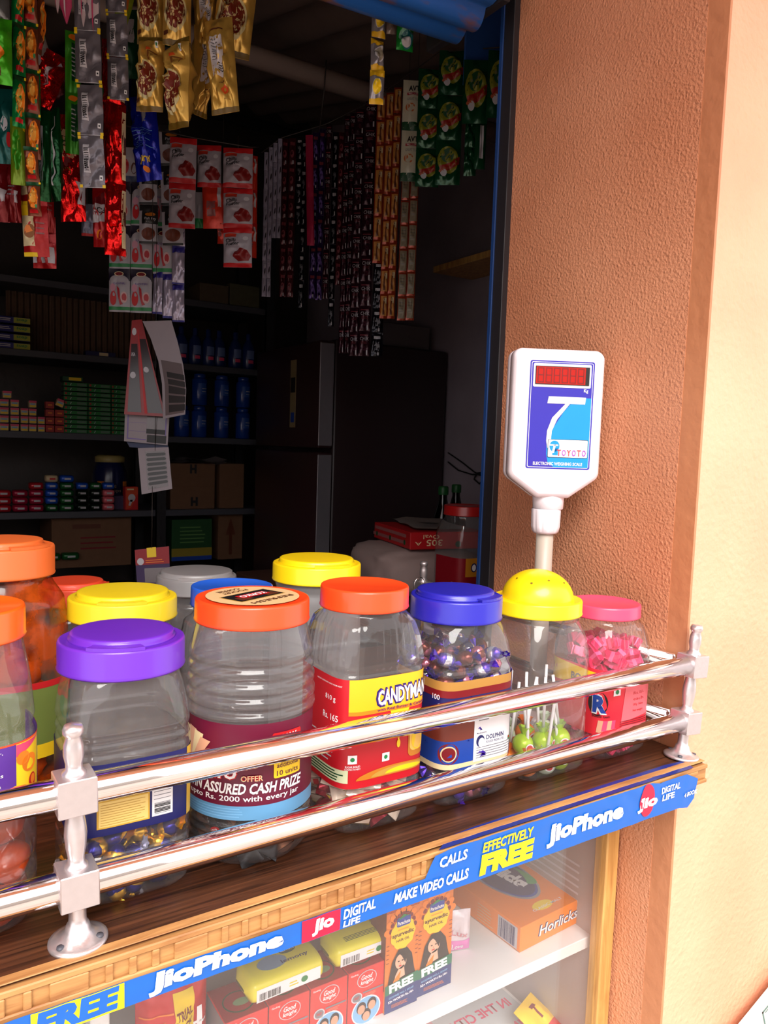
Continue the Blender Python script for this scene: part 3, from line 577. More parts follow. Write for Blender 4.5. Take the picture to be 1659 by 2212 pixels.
# tamarind balls
def ball(seed, r):
    g = G(); bm = bmesh.new(); bmesh.ops.create_icosphere(bm, subdivisions=3, radius=r)
    for v in bm.verts: v.co *= 1 + .16 * noise.noise(v.co * 70 + Vector((seed, 0, 0))) + .05 * noise.noise(v.co * 300)
    g.take(bm, mat('tamarind', (170, 60, 16), rough=.35, bump=.5, scale=90, var=.3), None, True); return g.mesh('tamarind_ball')
TB = [ball(i, .0165) for i in range(3)]
for k, (x, y, z) in enumerate([(.020, -.030, .018), (-.012, -.032, .018), (.031, 0, .018), (0, 0, .018), (-.03, 0, .018), (.02, .03, .018), (-.015, .03, .018), (.03, -.028, .052), (0, -.030, .050), (.032, .01, .051), (.0, .005, .05), (-.03, -.02, .05), (.026, -.026, .085), (-.006, -.03, .084), (.03, .012, .086)]):
    tag(put('tamarind_ball', TB[k % 3], None, (J1[0] + x, J1[1] + y, 1.0 + z), (k, k * 2, k * .7)), 'reddish brown tamarind ball inside the left-edge jar', 'sweet', 'tamarind balls in the left jar')
# lollipops
def lolly(loc, rot, wm, wname, label, k):
    t = thing('lollipop', label, 'lollipop', loc, 0, 'lollipops in the dome-lid jar'); t.rotation_euler = rot
    g = G(); g.lathe([(.0130 * math.sin(PI * i / 12), -.0130 * math.cos(PI * i / 12)) for i in range(13)], wm, 24, rf=lambda a, z, r: r * (1 + .05 * math.sin(9 * a) * max(0, z * 60 + .2))); b = g.build('candy_ball', t)
    g = G(); g.lathe([(.003, .0115), (.006, .017), (.0085, .022)], wm, 20, rf=lambda a, z, r: r * (1 + .25 * math.sin(8 * a))); g.build('wrapper_skirt', t)
    g = G(); g.tube([(0, 0, .010), (0, 0, .085)], .0019, WHITE, 10); g.build('stick', t)
    g = G(); g.ell(0, 0, .006, .005, WHITE, 1); g.ell(0, 0, .0045, .0035, RED, 2); o = g.build('print_patch', b, (0, -.0137, 0))
LW = [foil('orange_wrapper', (244, 130, 24), .25, .2), foil('green_white_wrapper', (214, 232, 206), .25, .1), foil('lime_wrapper', (180, 214, 50), .25, .2)]
rs = random.Random(3); LC = ('orange', 'green and white', 'lime green'); k = 0
for z, pts in ((.0145, [(-.033, -.03, 0), (-.008, -.036, 1), (.017, -.034, 2), (.036, -.012, 2), (-.036, 0, 0), (-.01, -.008, 1), (.016, .0, 2), (.034, .018, 1), (-.03, .028, 0), (0, .03, 2)]), (.037, [(-.03, -.018, 2), (.0, -.022, 2), (.028, -.024, 2), (.03, .008, 1), (0, .01, 0), (-.03, .014, 1)])):
    for (x, y, c) in pts:
        lolly((J6[0] + x, J6[1] + y, 1.0 + z), (rs.uniform(-.12, .25) if y > 0 else rs.uniform(-.25, .1), rs.uniform(-.05, .22) if x < 0 else rs.uniform(-.22, .05), rs.uniform(-.5, .5)), LW[c], '', '%s wrapped lollipop with a white stick in the dome-lid jar' % LC[c], k); k += 1
for o in list(SC.collection.objects):
    if o.name.startswith('lollipop'): o['group'] = 'lollipops in the dome-lid jar'
# pickle in the tall jar
def lump(seed):
    g = G(); bm = bmesh.new(); bmesh.ops.create_icosphere(bm, subdivisions=2, radius=.017)
    for v in bm.verts: v.co *= 1 + .3 * noise.noise(v.co * 60 + Vector((seed, 0, 0)))
    g.take(bm, mat('pickle', (190, 80, 16), rough=.4, bump=.5, var=.35), None, True); return g.mesh('pickle_piece')
PL = [lump(i) for i in range(3)]; fill(PL, (JB.location.x, JB.location.y, 1.0), .045, .02, .15, .031, .03, 'orange pickle piece inside the tall oily jar', 'pickle', 'pickle pieces in the oily jar', 'pickle_piece', 2, True)

# ------------------------------------------------------------------ weighing scale display on its pole
hp = at_d(1192, 880, 1.10); TH = math.atan2(*( (at_d(1300, 760, 1.09) - at_d(1112, 755, 1.13)).yx))
sc = thing('weighing_scale', 'white electronic weighing scale display on a grey pole in front of the terracotta pillar', 'weighing scale', (.807, .808, 1.0), 0)
SW = P('scale_plastic', (244, 234, 240), rough=.38); zc = 1.448 - 1.0; rz = -.50
head = G(); 
def rounded(pts, r, k=6):
    out = []; n = len(pts)
    for i, p in enumerate(pts):
        p = Vector(p); a = (Vector(pts[i - 1]) - p).normalized(); b = (Vector(pts[(i + 1) % n]) - p).normalized(); an = a.angle(b); d = r[i] / math.tan(an / 2); c = p + (a + b).normalized() * (r[i] / math.sin(an / 2)); s = p + a * d; e = p + b * d
        A0 = math.atan2(s.y - c.y, s.x - c.x); A1 = math.atan2(e.y - c.y, e.x - c.x); dA = (A1 - A0 + PI) % (2 * PI) - PI
        out += [(c.x + r[i] * math.cos(A0 + dA * t / k), c.y + r[i] * math.sin(A0 + dA * t / k)) for t in range(k + 1)]
    return out
W2 = .0615; out = rounded([(-W2, .090), (W2, .090), (W2, -.086), (.022, -.115), (-.022, -.115), (-W2, -.086)], [.012, .012, .014, .006, .006, .014])
V = []; lay = [(.94, -.0235), (.985, -.021), (1.0, -.016), (1.0, -.0012), (.994, -.0008), (.994, .0008), (1.0, .0012), (1.0, .014), (.985, .019), (.94, .0215)]
n = len(out)
for s_, y in lay: V += [(x * s_, y, z * s_ - (1 - s_) * .012) for x, z in out]
head.add(V, [[j * n + k, j * n + (k + 1) % n, (j + 1) * n + (k + 1) % n, (j + 1) * n + k] for j in range(len(lay) - 1) for k in range(n)], SW, True)
head.add(V[:n], [list(range(n))], SW); head.add(V[-n:], [list(range(n))[::-1]], SW)
head.lathe([(.0, .0), (.0175, 0), (.0205, -.003), (.0215, -.012), (.0205, -.028), (.0195, -.029)], SW, 40, (0, 0, -.103), rf=lambda a, z, r: r)
hd = head.build('display_head', sc, (.003, 0, zc + .003), (0, 0, rz)); hd.scale = (1.07, 1.05, 1.03)
g = G(None, None); U1 = .0435; I1 = P('scale_indigo', (50, 42, 176)); C1 = P('scale_cyan', (10, 150, 222)); T0 = .0735; B0 = -.0745
g.mapf = lambda u, v, l: (u + .0035, -.0236 - l, v)
g.rect(-U1, B0, U1, T0, I1, 1, r=.003); g.rect(-U1 + .0018, B0 + .0018, U1 - .0018, T0 - .0018, WHITE, 2, r=.0022); g.rect(-U1 + .0026, B0 + .0026, U1 - .0026, T0 - .0026, I1, 3, r=.002)
g.poly([(U1 - .0026, .024), (U1 - .0026, B0 + .0026), (-.006, B0 + .0026), (-.014, -.066), (-.0165, -.054), (-.0165, -.040), (-.010, -.020), (.004, .004), (.020, .024)], C1, 4)
g.rect(-U1 + .0045, .0375, U1 - .0045, .0695, WHITE, 5, r=.002)
g.text('Kg', .030, .0305, .036, .0365, WHITE, 5, .02)
g.poly([(-.0185, .0155), (-.017, .0250), (.0335, .0250), (.0325, .0155), (.012, .0155), (-.004, -.006), (-.0105, -.022), (-.0115, -.040), (-.0155, -.046), (-.0175, -.036), (-.0170, -.022), (-.011, -.004), (.006, .0155)], WHITE, 6)
g.rect(-.015, -.0585, .0395, -.0335, BLACK, 7, r=.0015); g.rect(-.0145, -.058, .039, -.034, WHITE, 8, r=.0015)
g.ell(-.006, -.043, .0068, .0078, C1, 9); g.rect(-.0085, -.0555, -.001, -.046, C1, 9); g.rect(-.0125, -.0425, -.001, -.0405, WHITE, 10); g.poly([(-.007, -.0405), (-.004, -.0405), (-.0065, -.0525), (-.0095, -.0525)], WHITE, 10)
R2, P2 = P('logo_red', (224, 60, 70)), P('logo_violet', (170, 80, 190))
for i, c in enumerate('TOYOTO'): x = -.0025 + i * .0068; g.text(c, x, -.0562, x + .0054, -.0475, (R2, P2)[i % 2], 11, .02)
g.text('ELECTRONIC WEIGHING SCALE', -.034, -.0695, .033, -.0650, WHITE, 6, .025)
pn = g.build('display_panel', hd)
g = G(lambda u, v, l: (u + .0035, -.0252 - l, v)); LED = mat('red_led_window', (186, 20, 8), rough=.18, coat=.5); g.rect(-.0365, .041, .0365, .066, BLACK, 1); g.rect(-.0355, .042, .0310, .065, LED, 3); DIG = P('led_segment', (120, 14, 12), rough=.4)
for k in range(6):
    x = -.0335 + k * .0108
    for (a, b, c, d) in ((.001, .0625, .0075, .0637), (.001, .0530, .0075, .0542), (.001, .0435, .0075, .0447), (0, .0435, .0012, .0637), (.0073, .0435, .0085, .0637)): g.rect(x + a, b, x + c, d, DIG, 4)
g.build('led_window', pn)
g = G(); g.lathe([(.0205, 0), (.0212, -.002), (.0208, -.026), (.019, -.033), (.0165, -.036), (.0125, -.037)], SW, 96, rf=lambda a, z, r: r - (.0012 if (math.cos(a * 12) > .55 and -.030 < z < -.003) else 0)); g.build('collar_nut', sc, (0, 0, zc - .1325))
g = G(); g.tube([(0, 0, .012), (0, 0, zc - .13)], .0125, P('pole_grey', (186, 174, 160), rough=.4), 24); g.build('pole', sc)
g = G(); g.box((-.035, -.035, 0), (.035, .035, .014), SW, .003); g.build('pole_foot', sc)

# ------------------------------------------------------------------ printed paper strip taped along the counter edge
YS = YC0 - .0105
def sx(px, py=1900): return at_y(px, py, YS).x
def smap(u, v, l): return (u, YS - l - (.0007 if l > 0 else 0) - .0012 * (noise.noise(Vector((u * 45, v * 60, 2))) + .6), v)
SBL = P('strip_blue', (22, 96, 184), rough=.35); SRD = P('strip_red', (206, 24, 62), rough=.35)
g = G(smap, .008); x0, xm, x1 = -.10, sx(940, 1850), sx(1500, 1690); ZT, ZB = .9765, .9560
top = [(xm + (x1 - xm) * k / 24, .999 + (.0 if k < 20 else -.004 - .006 * noise.noise(Vector((k * .9, 0, 0))))) for k in range(24, -1, -1)]
top = [(x, z) for x, z in top]; g.poly([(x0, ZB), (x1 - .03, ZB - .002), (x1 - .012, ZB - .006), (x1, ZB + .004), (x1 + .006, .985)] + top[1:-1] + [(xm, .9965), (xm - .012, ZT), (x0, ZT)], SBL, 0)
def zc_(px): return ZB + .0015
def stxt(s, pa, pb, zb, zt, m, **k): g.text(s, sx(pa, 2150 - .318 * pa), zb, sx(pb, 2150 - .318 * pb), zt, m, 3, k.get('off', .03), shear=k.get('shear', .12))
g.rect(sx(65, 2130), ZB, sx(268, 2060), ZT, P('strip_yellow', (236, 216, 30)), 1); stxt('FREE', 78, 255, ZB + .002, ZT - .0005, SBL, off=.06)
stxt('CALLS', -60, 12, ZB + .004, ZT - .006, WHITE); stxt('JioPhone', 322, 612, ZB + .001, ZT - .0005, WHITE, off=.06)
g.rect(sx(652, 1942), ZB, sx(735, 1916), ZT, SRD, 1); stxt('Jio', 675, 722, ZB + .003, ZT - .002, WHITE, off=.05); stxt('DIGITAL', 742, 812, ZB + .009, ZT - .002, WHITE); stxt('LIFE', 742, 778, ZB + .001, ZB + .0075, WHITE)
stxt('MAKE VIDEO CALLS', 852, 1012, ZB + .006, ZT - .0035, WHITE, off=.035); stxt('CALLS', 948, 1008, .983, .994, WHITE)
stxt('EFFECTIVELY', 1042, 1150, .9835, .9945, YEL, off=.03); stxt('FREE', 1038, 1152, ZB + .003, .9815, YEL, off=.07)
stxt('JioPhone', 1182, 1345, .963, .989, WHITE, off=.055); g.ell(sx(1398, 1705), .979, .0135, .0205, SRD, 1); stxt('Jio', 1378, 1420, .966, .984, WHITE, off=.05)
stxt('DIGITAL', 1428, 1468, .981, .989, WHITE); stxt('LIFE', 1430, 1456, .9715, .979, WHITE); stxt('4 BOOK', 1478, 1506, .966, .972, WHITE)
g.build('face', None); st = SC.collection.objects[-1] if False else bpy.data.objects['face']; st.name = 'paper_strip'; tag(st, 'blue phone-advert paper strip wrapped along the front edge of the counter', 'paper strip')
g = G(lambda u, v, l: (u, v, 1.0012 + l + .0004 * noise.noise(Vector((u * 50, v * 50, 0)))), .01); g.poly([(xm + .004, YS), (x1 - .004, YS), (x1 + .004, YC0 + .010), (x1 - .03, YC0 + .013), ((xm + x1) / 2, YC0 + .011), (xm + .06, YC0 + .009), (xm + .03, YC0 + .006)], P('strip_navy', (20, 40, 120), rough=.35), 0)
g.build('folded_top', st)
# ------------------------------------------------------------------ glass display case below the counter
XCR = XW - .008; dc = thing('display_case', 'glass-fronted display case with white shelves under the wooden counter', 'display case', (0, .72, -.2)); Z0 = .2
g = G(); g.box((XCR - .026, -.012, 0), (XCR, .012, 1.172), M_FRAME, .002); g.build('wood_frame', dc)
xp0, xp1 = at_y(192, 2150, .73).x, at_y(234, 2140, .73).x
g = G(); g.box((xp0, .004, 0), (xp1, .026, 1.172), M_WHITEB, .001); g.build('white_divider', dc)
GLS = clear('case_glass', haze=.045, base=.05, edge=.6, rough=.02)
g = G(); g.box((-1.6, -.0015, .01), (XCR - .026, .0015, 1.168), GLS); g.build('glass_pane', dc)
g = G(); g.box((-1.6, .02, .852), (XCR - .002, .44, .870), M_WHITEB, .001); g.build('shelf', dc)
g = G(); g.box((-1.6, .02, .652), (XCR - .002, .44, .668), M_WHITEB, .001); g.build('shelf', dc)
g = G(); g.box((-1.6, .44, 0), (XCR, .45, 1.172), M_GREYB); g.build('back_panel', dc)
g = G(); g.box((XCR - .012, .012, 0), (XCR - .002, .44, 1.172), M_GREYB)
g.mapf = lambda u, v, l: (XCR - .0122 - l, u, v)
for (a, b, c, d, s) in ((.06, 1.03, .38, 1.06, 'NEWS OF THE WEEK'), (.10, .985, .34, 1.005, 'SALE OFFER PRICE')): g.text(s, a, b, c, d, GREY, 1, .01, mirror=True)
g.lines(.05, .88, .40, .97, 8, LGREY, 1, .3); g.build('side_panel', dc)
ZS = .671
def pb(px, py, y): return at_y(px, py, y)
# mosquito refill boxes
pts = [(485, 2195), (581, 2159), (671, 2127), (753, 2089), (833, 2063)]; YB = .765
GKR = P('refill_box_red', (214, 44, 40)); GKD = P('refill_box_dark_red', (150, 20, 30)); SKI2 = P('face_tan', (206, 150, 120))
xs = [pb(a, b, YB).x for a, b in pts]; zt = .743; gl = ['leftmost of the red refill boxes, showing its grey side', 'second red refill box from the left, under the soap packs', 'third red refill box from the left, under the soap packs', 'rightmost red refill box, beside the tall hair oil cartons']
for i in range(4):
    wd = xs[i + 1] - xs[i] - .0015; t = thing('refill_box', gl[i], 'box', ((xs[i] + xs[i + 1]) / 2, YB, ZS), 0, 'red refill boxes on the case shelf'); h = zt - ZS
    g = G(); g.box((-wd / 2, 0, 0), (wd / 2, .060, h), GKR, .0006)
    g.mapf = lambda u, v, l: (-wd / 2 - l - .0001, .06 - u, v); g.rect(.001, .001, .059, h - .001, GREY, 1)
    g.mapf = lambda u, v, l: (u, v, h + l + .0001); g.rect(-wd / 2 + .0005, .001, wd / 2 - .0005, .059, GKD, 1); g.ell(0, .026, wd * .36, .018, DGRN, 2, n=28); g.ell(0, .026, wd * .33, .016, GKD, 3, n=28); g.ell(.003, .024, wd * .2, .006, P('leafy', (120, 150, 110)), 4)
    g.build('carton', t)
    g = G(); g.ell(0, h * .80, wd * .27, h * .155, LGREY, 1, n=30); g.ell(0, h * .80, wd * .25, h * .143, GKR, 2, n=30)
    g.text('Good', -wd * .16, h * .80, wd * .14, h * .89, WHITE, 3, .02, shear=.2); g.text('knight', -wd * .17, h * .70, wd * .17, h * .79, WHITE, 3, .02, shear=.2); g.text('Godrej', -wd * .45, h * .92, -wd * .25, h * .965, WHITE, 3, .01)
    g.rect(-wd * .1, h * .545, wd * .46, h * .575, GREY, 2); g.ell(-wd * .27, h * .51, wd * .15, h * .09, LGREY, 2); g.ell(-wd * .27, h * .51, wd * .12, h * .07, GREY, 3); g.text('FAST', -wd * .34, h * .485, -wd * .2, h * .535, RED, 4, .02)
    g.lines(-wd * .05, h * .46, wd * .3, h * .53, 3, SKIN, 2, .25)
    g.ell(0, h * .22, wd * .40, h * .26, WHITE, 2, n=30); g.ell(0, h * .22, wd * .37, h * .24, LBLUE, 3, n=30)
    for (cx, cy) in ((-.14, .27), (.15, .29), (.0, .12)): g.ell(wd * cx, h * (cy + .02), wd * .13, h * .11, BLACK, 4); g.ell(wd * cx, h * (cy - .01), wd * .10, h * .085, SKI2, 5)
    g.build('print', t, (0, -.0003, 0))
# soap packs lying on the boxes
def soap_pack(loc, rz, L, label, top):
    t = thing('soap_pack', label, 'soap', loc, rz); D, H = .052, .030; m = P('soap_wrap_yellow', (236, 222, 60), rough=.3)
    def sec(a): return (D / 2 * sup(a, 3.4) * math.cos(a), H / 2 * sup(a, 3.0) * math.sin(a))
    g = G(); V = []; n = 32; xsn = [(-L / 2 - .006, .12), (-L / 2 - .003, .5), (-L / 2, .93), (-L / 2 + .004, 1), (L / 2 - .004, 1), (L / 2, .93), (L / 2 + .003, .5), (L / 2 + .006, .12)]
    for (x, s_) in xsn: V += [(x, sec(2 * PI * k / n)[0] * (.4 + .6 * s_), sec(2 * PI * k / n)[1] * s_ + H / 2) for k in range(n)]
    g.add(V, [[j * n + k, j * n + (k + 1) % n, (j + 1) * n + (k + 1) % n, (j + 1) * n + k] for j in range(len(xsn) - 1) for k in range(n)], m, True)
    def mp(u, v, l):   # v: 0 lower front to 1 rear top
        a = math.radians(205 - 150 * v) + PI if False else math.radians(-150 + 0) ; a = math.radians(215 - v * 135); c, s_ = sec(a); return (u, -abs(c) * (1 if a > PI / 2 else -1) * 1.0 - (l if a > PI / 2 + .6 else 0), H / 2 + s_ + l)
    g.mapf = mp; g.step = .05
    g.mapf = lambda u, v, l: (u, -D / 2 * sup(PI + math.asin(max(-1, min(1, v))) * 0, 3) * 1.003 - l - (0), H / 2 + v * H * .36); g.rect(-L * .46, -.9, L * .46, .55, WHITE, 1); g.bars(-L * .42, -.75, -L * .12, .05, BLACK, 3, 16, WHITE); g.ell(L * .22, -.2, .0045, .35, GRN, 3); g.lines(L * .0, -.55, L * .14, .1, 2, YEL, 3)
    g.mapf = lambda u, v, l: (u, v, H + .0002 + l); 
    if top: g.text('lemony', -.002, -.012, .034, -.004, NAVY, 2, .02); g.ell(-.012, -.002, .019, .012, P('soap_blue_blob', (130, 160, 190)), 1); g.ell(.014, .010, .011, .006, DGRN, 1); g.text('LEMON', .005, .008, .023, .013, WHITE, 3, .03)
    else: g.lines(-.026, -.018, .028, -.008, 4, DGRN, 1, .4)
    g.build('wrapper', t); return t
a, b = pb(525, 2105, .79), pb(690, 2060, .79); soap_pack(((a.x + b.x) / 2, .797, zt + .0005), .02, .092, 'yellow and white soap pack with a lemon print on the left refill boxes', True)
a, b = pb(695, 2060, .80), pb(833, 2020, .80); soap_pack(((a.x + b.x) / 2 + .003, .800, zt + .0005), -.02, .082, 'yellow soap pack showing its printed back, on the right refill boxes', False)
# hair oil cartons
OB = P('carton_amber', (222, 120, 36)); OD = P('carton_brown_top', (110, 40, 24)); ON = P('carton_navy', (26, 50, 112)); OG = P('carton_green_band', (14, 110, 80)); SK = P('model_skin', (226, 178, 150)); HR = P('model_hair', (28, 22, 24))
def oil_box(x0, x1, y, label):
    wd = x1 - x0 - .001; h = .168; t = thing('hair_oil_carton', label, 'carton', ((x0 + x1) / 2, y, ZS), 0, 'hair oil cartons on the case shelf'); g = G(); g.box((-wd / 2, 0, 0), (wd / 2, .036, h), OB, .0006); 
    g.mapf = lambda u, v, l: (-wd / 2 - l - .0001, .036 - u, v); g.rect(0, .03, .036, h, OD, 1)
    g.mapf = lambda u, v, l: (u, v, h + l + .0001); g.rect(-wd / 2, 0, wd / 2, .036, OD, 1); g.build('carton', t)
    g = G(); W = wd
    g.rect(-W / 2, h * .80, W / 2, h * .998, P('carton_rust', (170, 70, 30)), 1)
    for k in range(9):   # petals and lattice behind the badge
        a = math.radians(10 + k * 20); c = (W * .46 * math.cos(a), h * .62 + h * .17 * math.sin(a)); g.ell(c[0], c[1], W * .12, h * .03, ORG, 2, rot=a)
        g.ell(W * .38 * math.cos(a), h * .63 + h * .14 * math.sin(a), W * .05, h * .02, DRED, 3, rot=a)
    for k in range(5):
        for s_ in (-1, 1): g.rect(s_ * W * .44 - W * .04, h * (.40 + k * .035), s_ * W * .44 + W * .04, h * (.405 + k * .035), OD, 2)
    n = 28; g.poly([(W * .37 * (1 + .05 * math.cos(9 * 2 * PI * k / n)) * math.cos(2 * PI * k / n), h * .61 + h * .125 * (1 + .05 * math.cos(9 * 2 * PI * k / n)) * math.sin(2 * PI * k / n)) for k in range(n)], YEL, 4)
    g.rect(-W * .2, h * .67, W * .22, h * .745, BLUE, 5, r=W * .05); g.poly([(-W * .2, h * .725), (W * .0, h * .765), (W * .22, h * .735), (W * .1, h * .745)], GRN, 6); g.text('Parachute', -W * .18, h * .685, W * .2, h * .715, WHITE, 7, .03)
    g.text('ADVANSED', -W * .16, h * .638, W * .18, h * .652, ORG, 6, .01); g.text('ayurvedic', -W * .33, h * .585, W * .33, h * .628, BRN, 6, .03); g.text('HAIR OIL', -W * .2, h * .55, W * .2, h * .572, BRN, 6, .012)
    g.poly([(-W * .42, h * .22), (-W * .3, h * .40), (-W * .12, h * .485), (W * .14, h * .485), (W * .30, h * .42), (W * .38, h * .30), (W * .45, h * .22)], HR, 4); g.ell(-W * .04, h * .385, W * .17, h * .062, SK, 5, rot=.1); g.poly([(-W * .10, h * .33), (W * .06, h * .35), (W * .1, h * .26), (-W * .22, h * .24), (-W * .2, h * .28)], SK, 5)
    g.poly([(-W * .24, h * .25), (-W * .03, h * .31), (-W * .08, h * .22), (-W * .28, h * .22)], ORG, 6); g.poly([(W * .02, h * .455), (-W * .10, h * .452), (-W * .02, h * .43), (W * .10, h * .36), (W * .16, h * .44)], HR, 6)
    for ex in (-.11, .01): g.ell(W * ex, h * .392, W * .03, h * .005, BLACK, 7)
    g.ell(-W * .06, h * .352, W * .045, h * .006, RED, 7); g.ell(-W * .055, h * .372, W * .012, h * .010, P('nose', (206, 150, 120)), 7)
    g.poly([(-W * .5, h * .145), (W * .5, h * .175), (W * .5, h * .26), (-W * .5, h * .225)], OG, 8); g.text('FREE', -W * .38, h * .165, W * .36, h * .235, WHITE, 9, .05, rot=.08)
    g.poly([(-W * .5, 0), (W * .5, 0), (W * .5, h * .175), (-W * .5, h * .145)], ON, 7); g.text('GODREJ NO.1 SOAP', -W * .38, h * .115, W * .38, h * .135, LBLUE, 9, .02, rot=.08); g.text('52g WORTH Rs.10/-', -W * .40, h * .08, W * .38, h * .105, WHITE, 9, .03, rot=.08); g.lines(-W * .3, h * .03, W * .3, h * .06, 3, ORG, 9, .3)
    g.build('print', t, (0, -.0003, 0)); return t
yo = .763; xo = [pb(836, 1950, yo).x, pb(908, 1930, yo).x, pb(980, 1900, yo + .006).x]
oil_box(xo[0], xo[1], yo, 'left amber hair oil carton, next to the red refill boxes'); oil_box(xo[1] + .001, xo[2], yo + .004, 'right amber hair oil carton, nearer the orange box')
# orange malt drink box lying on its back
h = .038; A0 = at_z(1124, 2032, ZS + h * .5); B0 = at_z(1270, 1958, ZS + h * .5); ax = (B0 - A0); wd = ax.length; rz = math.atan2(ax.y, ax.x); HO = P('malt_box_orange', (244, 130, 14), rough=.35); SIL = foil('silver_print', (190, 190, 196), .3, .5); L = .20
t = thing('malt_drink_box', 'large orange malt drink box lying flat in the case with one flap open', 'box', (A0.x, A0.y, ZS), rz)
g = G(); g.box((0, 0, 0), (wd, L, h), HO, .0008); g.mapf = lambda u, v, l: (u, v, h + l + .0001)
cx, cy = wd * .50, L * .60; 
for k, (rx, ry, m_) in enumerate(((.043, .080, SIL), (.040, .075, BLUE), (.038, .070, NAVY))): g.ell(cx, cy, rx, ry, m_, 1 + k, n=40)
g.ell(cx + .018, cy - .01, .017, .045, P('malt_green', (60, 160, 90)), 4, rot=.25); g.ell(cx - .002, cy + .002, .032, .058, NAVY, 5)
g.text('Horlicks', cx - .045, cy - .014, cx + .055, cy + .014, WHITE, 6, .06, rot=PI / 2 + .12, flip=True)
g.ell(wd * .46, .022, .020, .010, YEL, 1); g.text('CLASSIC MALT', wd * .3, .016, wd * .72, .021, WHITE, 2, .008)
g.mapf = lambda u, v, l: (u, -l - .0001, v); g.text('Horlicks', wd * .26, h * .28, wd * .84, h * .74, NAVY, 1, .05, shear=.2); g.text('Horlicks', wd * .27, h * .30, wd * .83, h * .72, WHITE, 4, .012, shear=.2)
g.mapf = lambda u, v, l: (-l - .0001, L - u, v); g.rect(L - .046, .002, L - .006, h - .003, LGREY, 1); g.bars(L - .043, .004, L - .010, h - .005, NAVY, 3, 18, None, True); g.lines(L - .09, .004, L - .055, h - .006, 6, CREAM, 1, .2)
g.build('carton', t)
g = G(); q = [(wd + .0005, .035, h), (wd + .0005, .105, h), (wd + .045, .100, h + .022), (wd + .052, .045, h + .014)]; V = [Vector(p) for p in q]; V += [p + Vector((.0004, 0, .0009)) for p in V]; g.add(V, [[0, 1, 2, 3], [7, 6, 5, 4], [0, 4, 5, 1], [1, 5, 6, 2], [2, 6, 7, 3], [3, 7, 4, 0]], P('card_inside', (232, 216, 192))); g.build('flap', t)
# red trial pouch, clear bag, small pouch, newspaper, packet
def trial(g, wd, h): g.rect(-.008 + .006, -h * .5, .018 + .004, h * .42, YEL, 1); g.text('TRIAL', -.0005, h * .18, .0205, h * .26, DRED, 3, .02); g.text('PACK', -.0005, h * .08, .0195, h * .16, DRED, 3, .02); g.text('AT', .006, -.02 * h, .013, .04 * h, DRED, 3, .02); g.text('Rs.5/-', .0, -.14 * h, .019, -.06 * h, DRED, 3, .02); g.rect(-wd * .47, h * .26, -.003, h * .275, ORG, 2); g.rect(.026, -h * .4, .032, h * .2, WHITE, 2); g.rect(.021, h * .02, .037, h * .05, WHITE, 2); g.poly([(-.028, .1 * h), (-.012, .2 * h), (-.018, 0)], ORG, 2)
p = pb(378, 2150, .80); o = put('trial_pouch', pillow('trial_pouch', .082, .112, .018, foil('pouch_red', (206, 34, 34), .3, .2, .3), trial, 12, 14, .05, wob=.25), None, (p.x, .812, ZS + .0555), (0, 0, 0)); tag(o, 'red trial-pack pouch with a yellow stripe standing near the white divider', 'pouch')
BAGC = clear('bag_film', tint=(.86, .93, 1), haze=.35, base=.10, edge=.6, rough=.12, bump=1.0, bscale=50)
p = pb(120, 2170, .80)
def bag(): 
    g = G(); bm = bmesh.new(); bmesh.ops.create_icosphere(bm, subdivisions=4, radius=1)
    for v in bm.verts: q = 1 + .22 * noise.noise(v.co * 3) + .12 * noise.noise(v.co * 8); v.co = Vector((v.co.x * .058 * q, v.co.y * .035 * q, v.co.z * .052 * q))
    g.take(bm, BAGC, None, False); return g
o = bag().build('plastic_bag', None, (p.x - .01, .80, ZS + .062)); tag(o, 'crumpled clear plastic bag left of the white divider in the case', 'plastic bag')
def pch(g, wd, h): g.rect(-wd * .5, -h * .48, wd * .5, -h * .2, P('pouch_pink', (220, 130, 190)), 1); g.text('Lux', -wd * .3, -h * .1, wd * .3, .06 * h, P('pouch_rose', (220, 150, 160)), 2, .02); g.text('Love', -wd * .3, -h * .42, wd * .2, -h * .28, WHITE, 3, .02)
p = pb(998, 2060, .80); o = put('small_pouch', pillow('small_pouch', .036, .062, .008, foil('pouch_white', (226, 216, 222), .3, .1), pch, 8, 10, .1, wob=.4), None, (p.x + .003, .815, ZS + .031), (0, 0, -.3)); tag(o, 'small white and pink pouch behind the right hair oil carton', 'pouch')
def news(u, v, l): return (u, v, .4695 + l + .002 * noise.noise(Vector((u * 8, v * 8, 0))) + .002)
g = G(news, .02); g.rect(.52, .752, .872, 1.12, P('newsprint', (196, 200, 202), rough=.8), 0); g.rect(.55, .80, .72, .97, P('news_pink', (226, 170, 176), rough=.8), 1)
for (s, a, b, c, d, m_) in (('YANUAL SALE', .56, .92, .71, .955, RED), ('DANCE NIGHT', .57, .875, .70, .905, RED), ('WIN PRIZES', .56, .83, .70, .86, RED), ('25 KITES', .73, .94, .86, .975, DGRN), ('YOUR SPACE', .72, 1.04, .86, 1.075, DGRN), ('IN THE CITY', .74, .88, .86, .90, PINK), ('FINANCE', .74, .82, .86, .85, PINK)): g.text(s, a, b, c, d, m_, 3, .02, mirror=True)
g.lines(.53, 1.0, .71, 1.1, 8, GREY, 2, .3); g.rect(.72, 1.028, .86, 1.031, DGRN, 2); g.rect(.72, 1.018, .86, 1.020, DGRN, 2); o = g.build('newspaper_sheet'); tag(o, 'mirrored-looking newspaper sheet lining the lower case shelf', 'newspaper')
def pk(g, wd, h): g.rect(-wd * .3, -h * .5, wd * .5, -h * .1, RED, 1); g.text('T', -wd * .1, h * .05, wd * .1, h * .35, DRED, 2, .05)
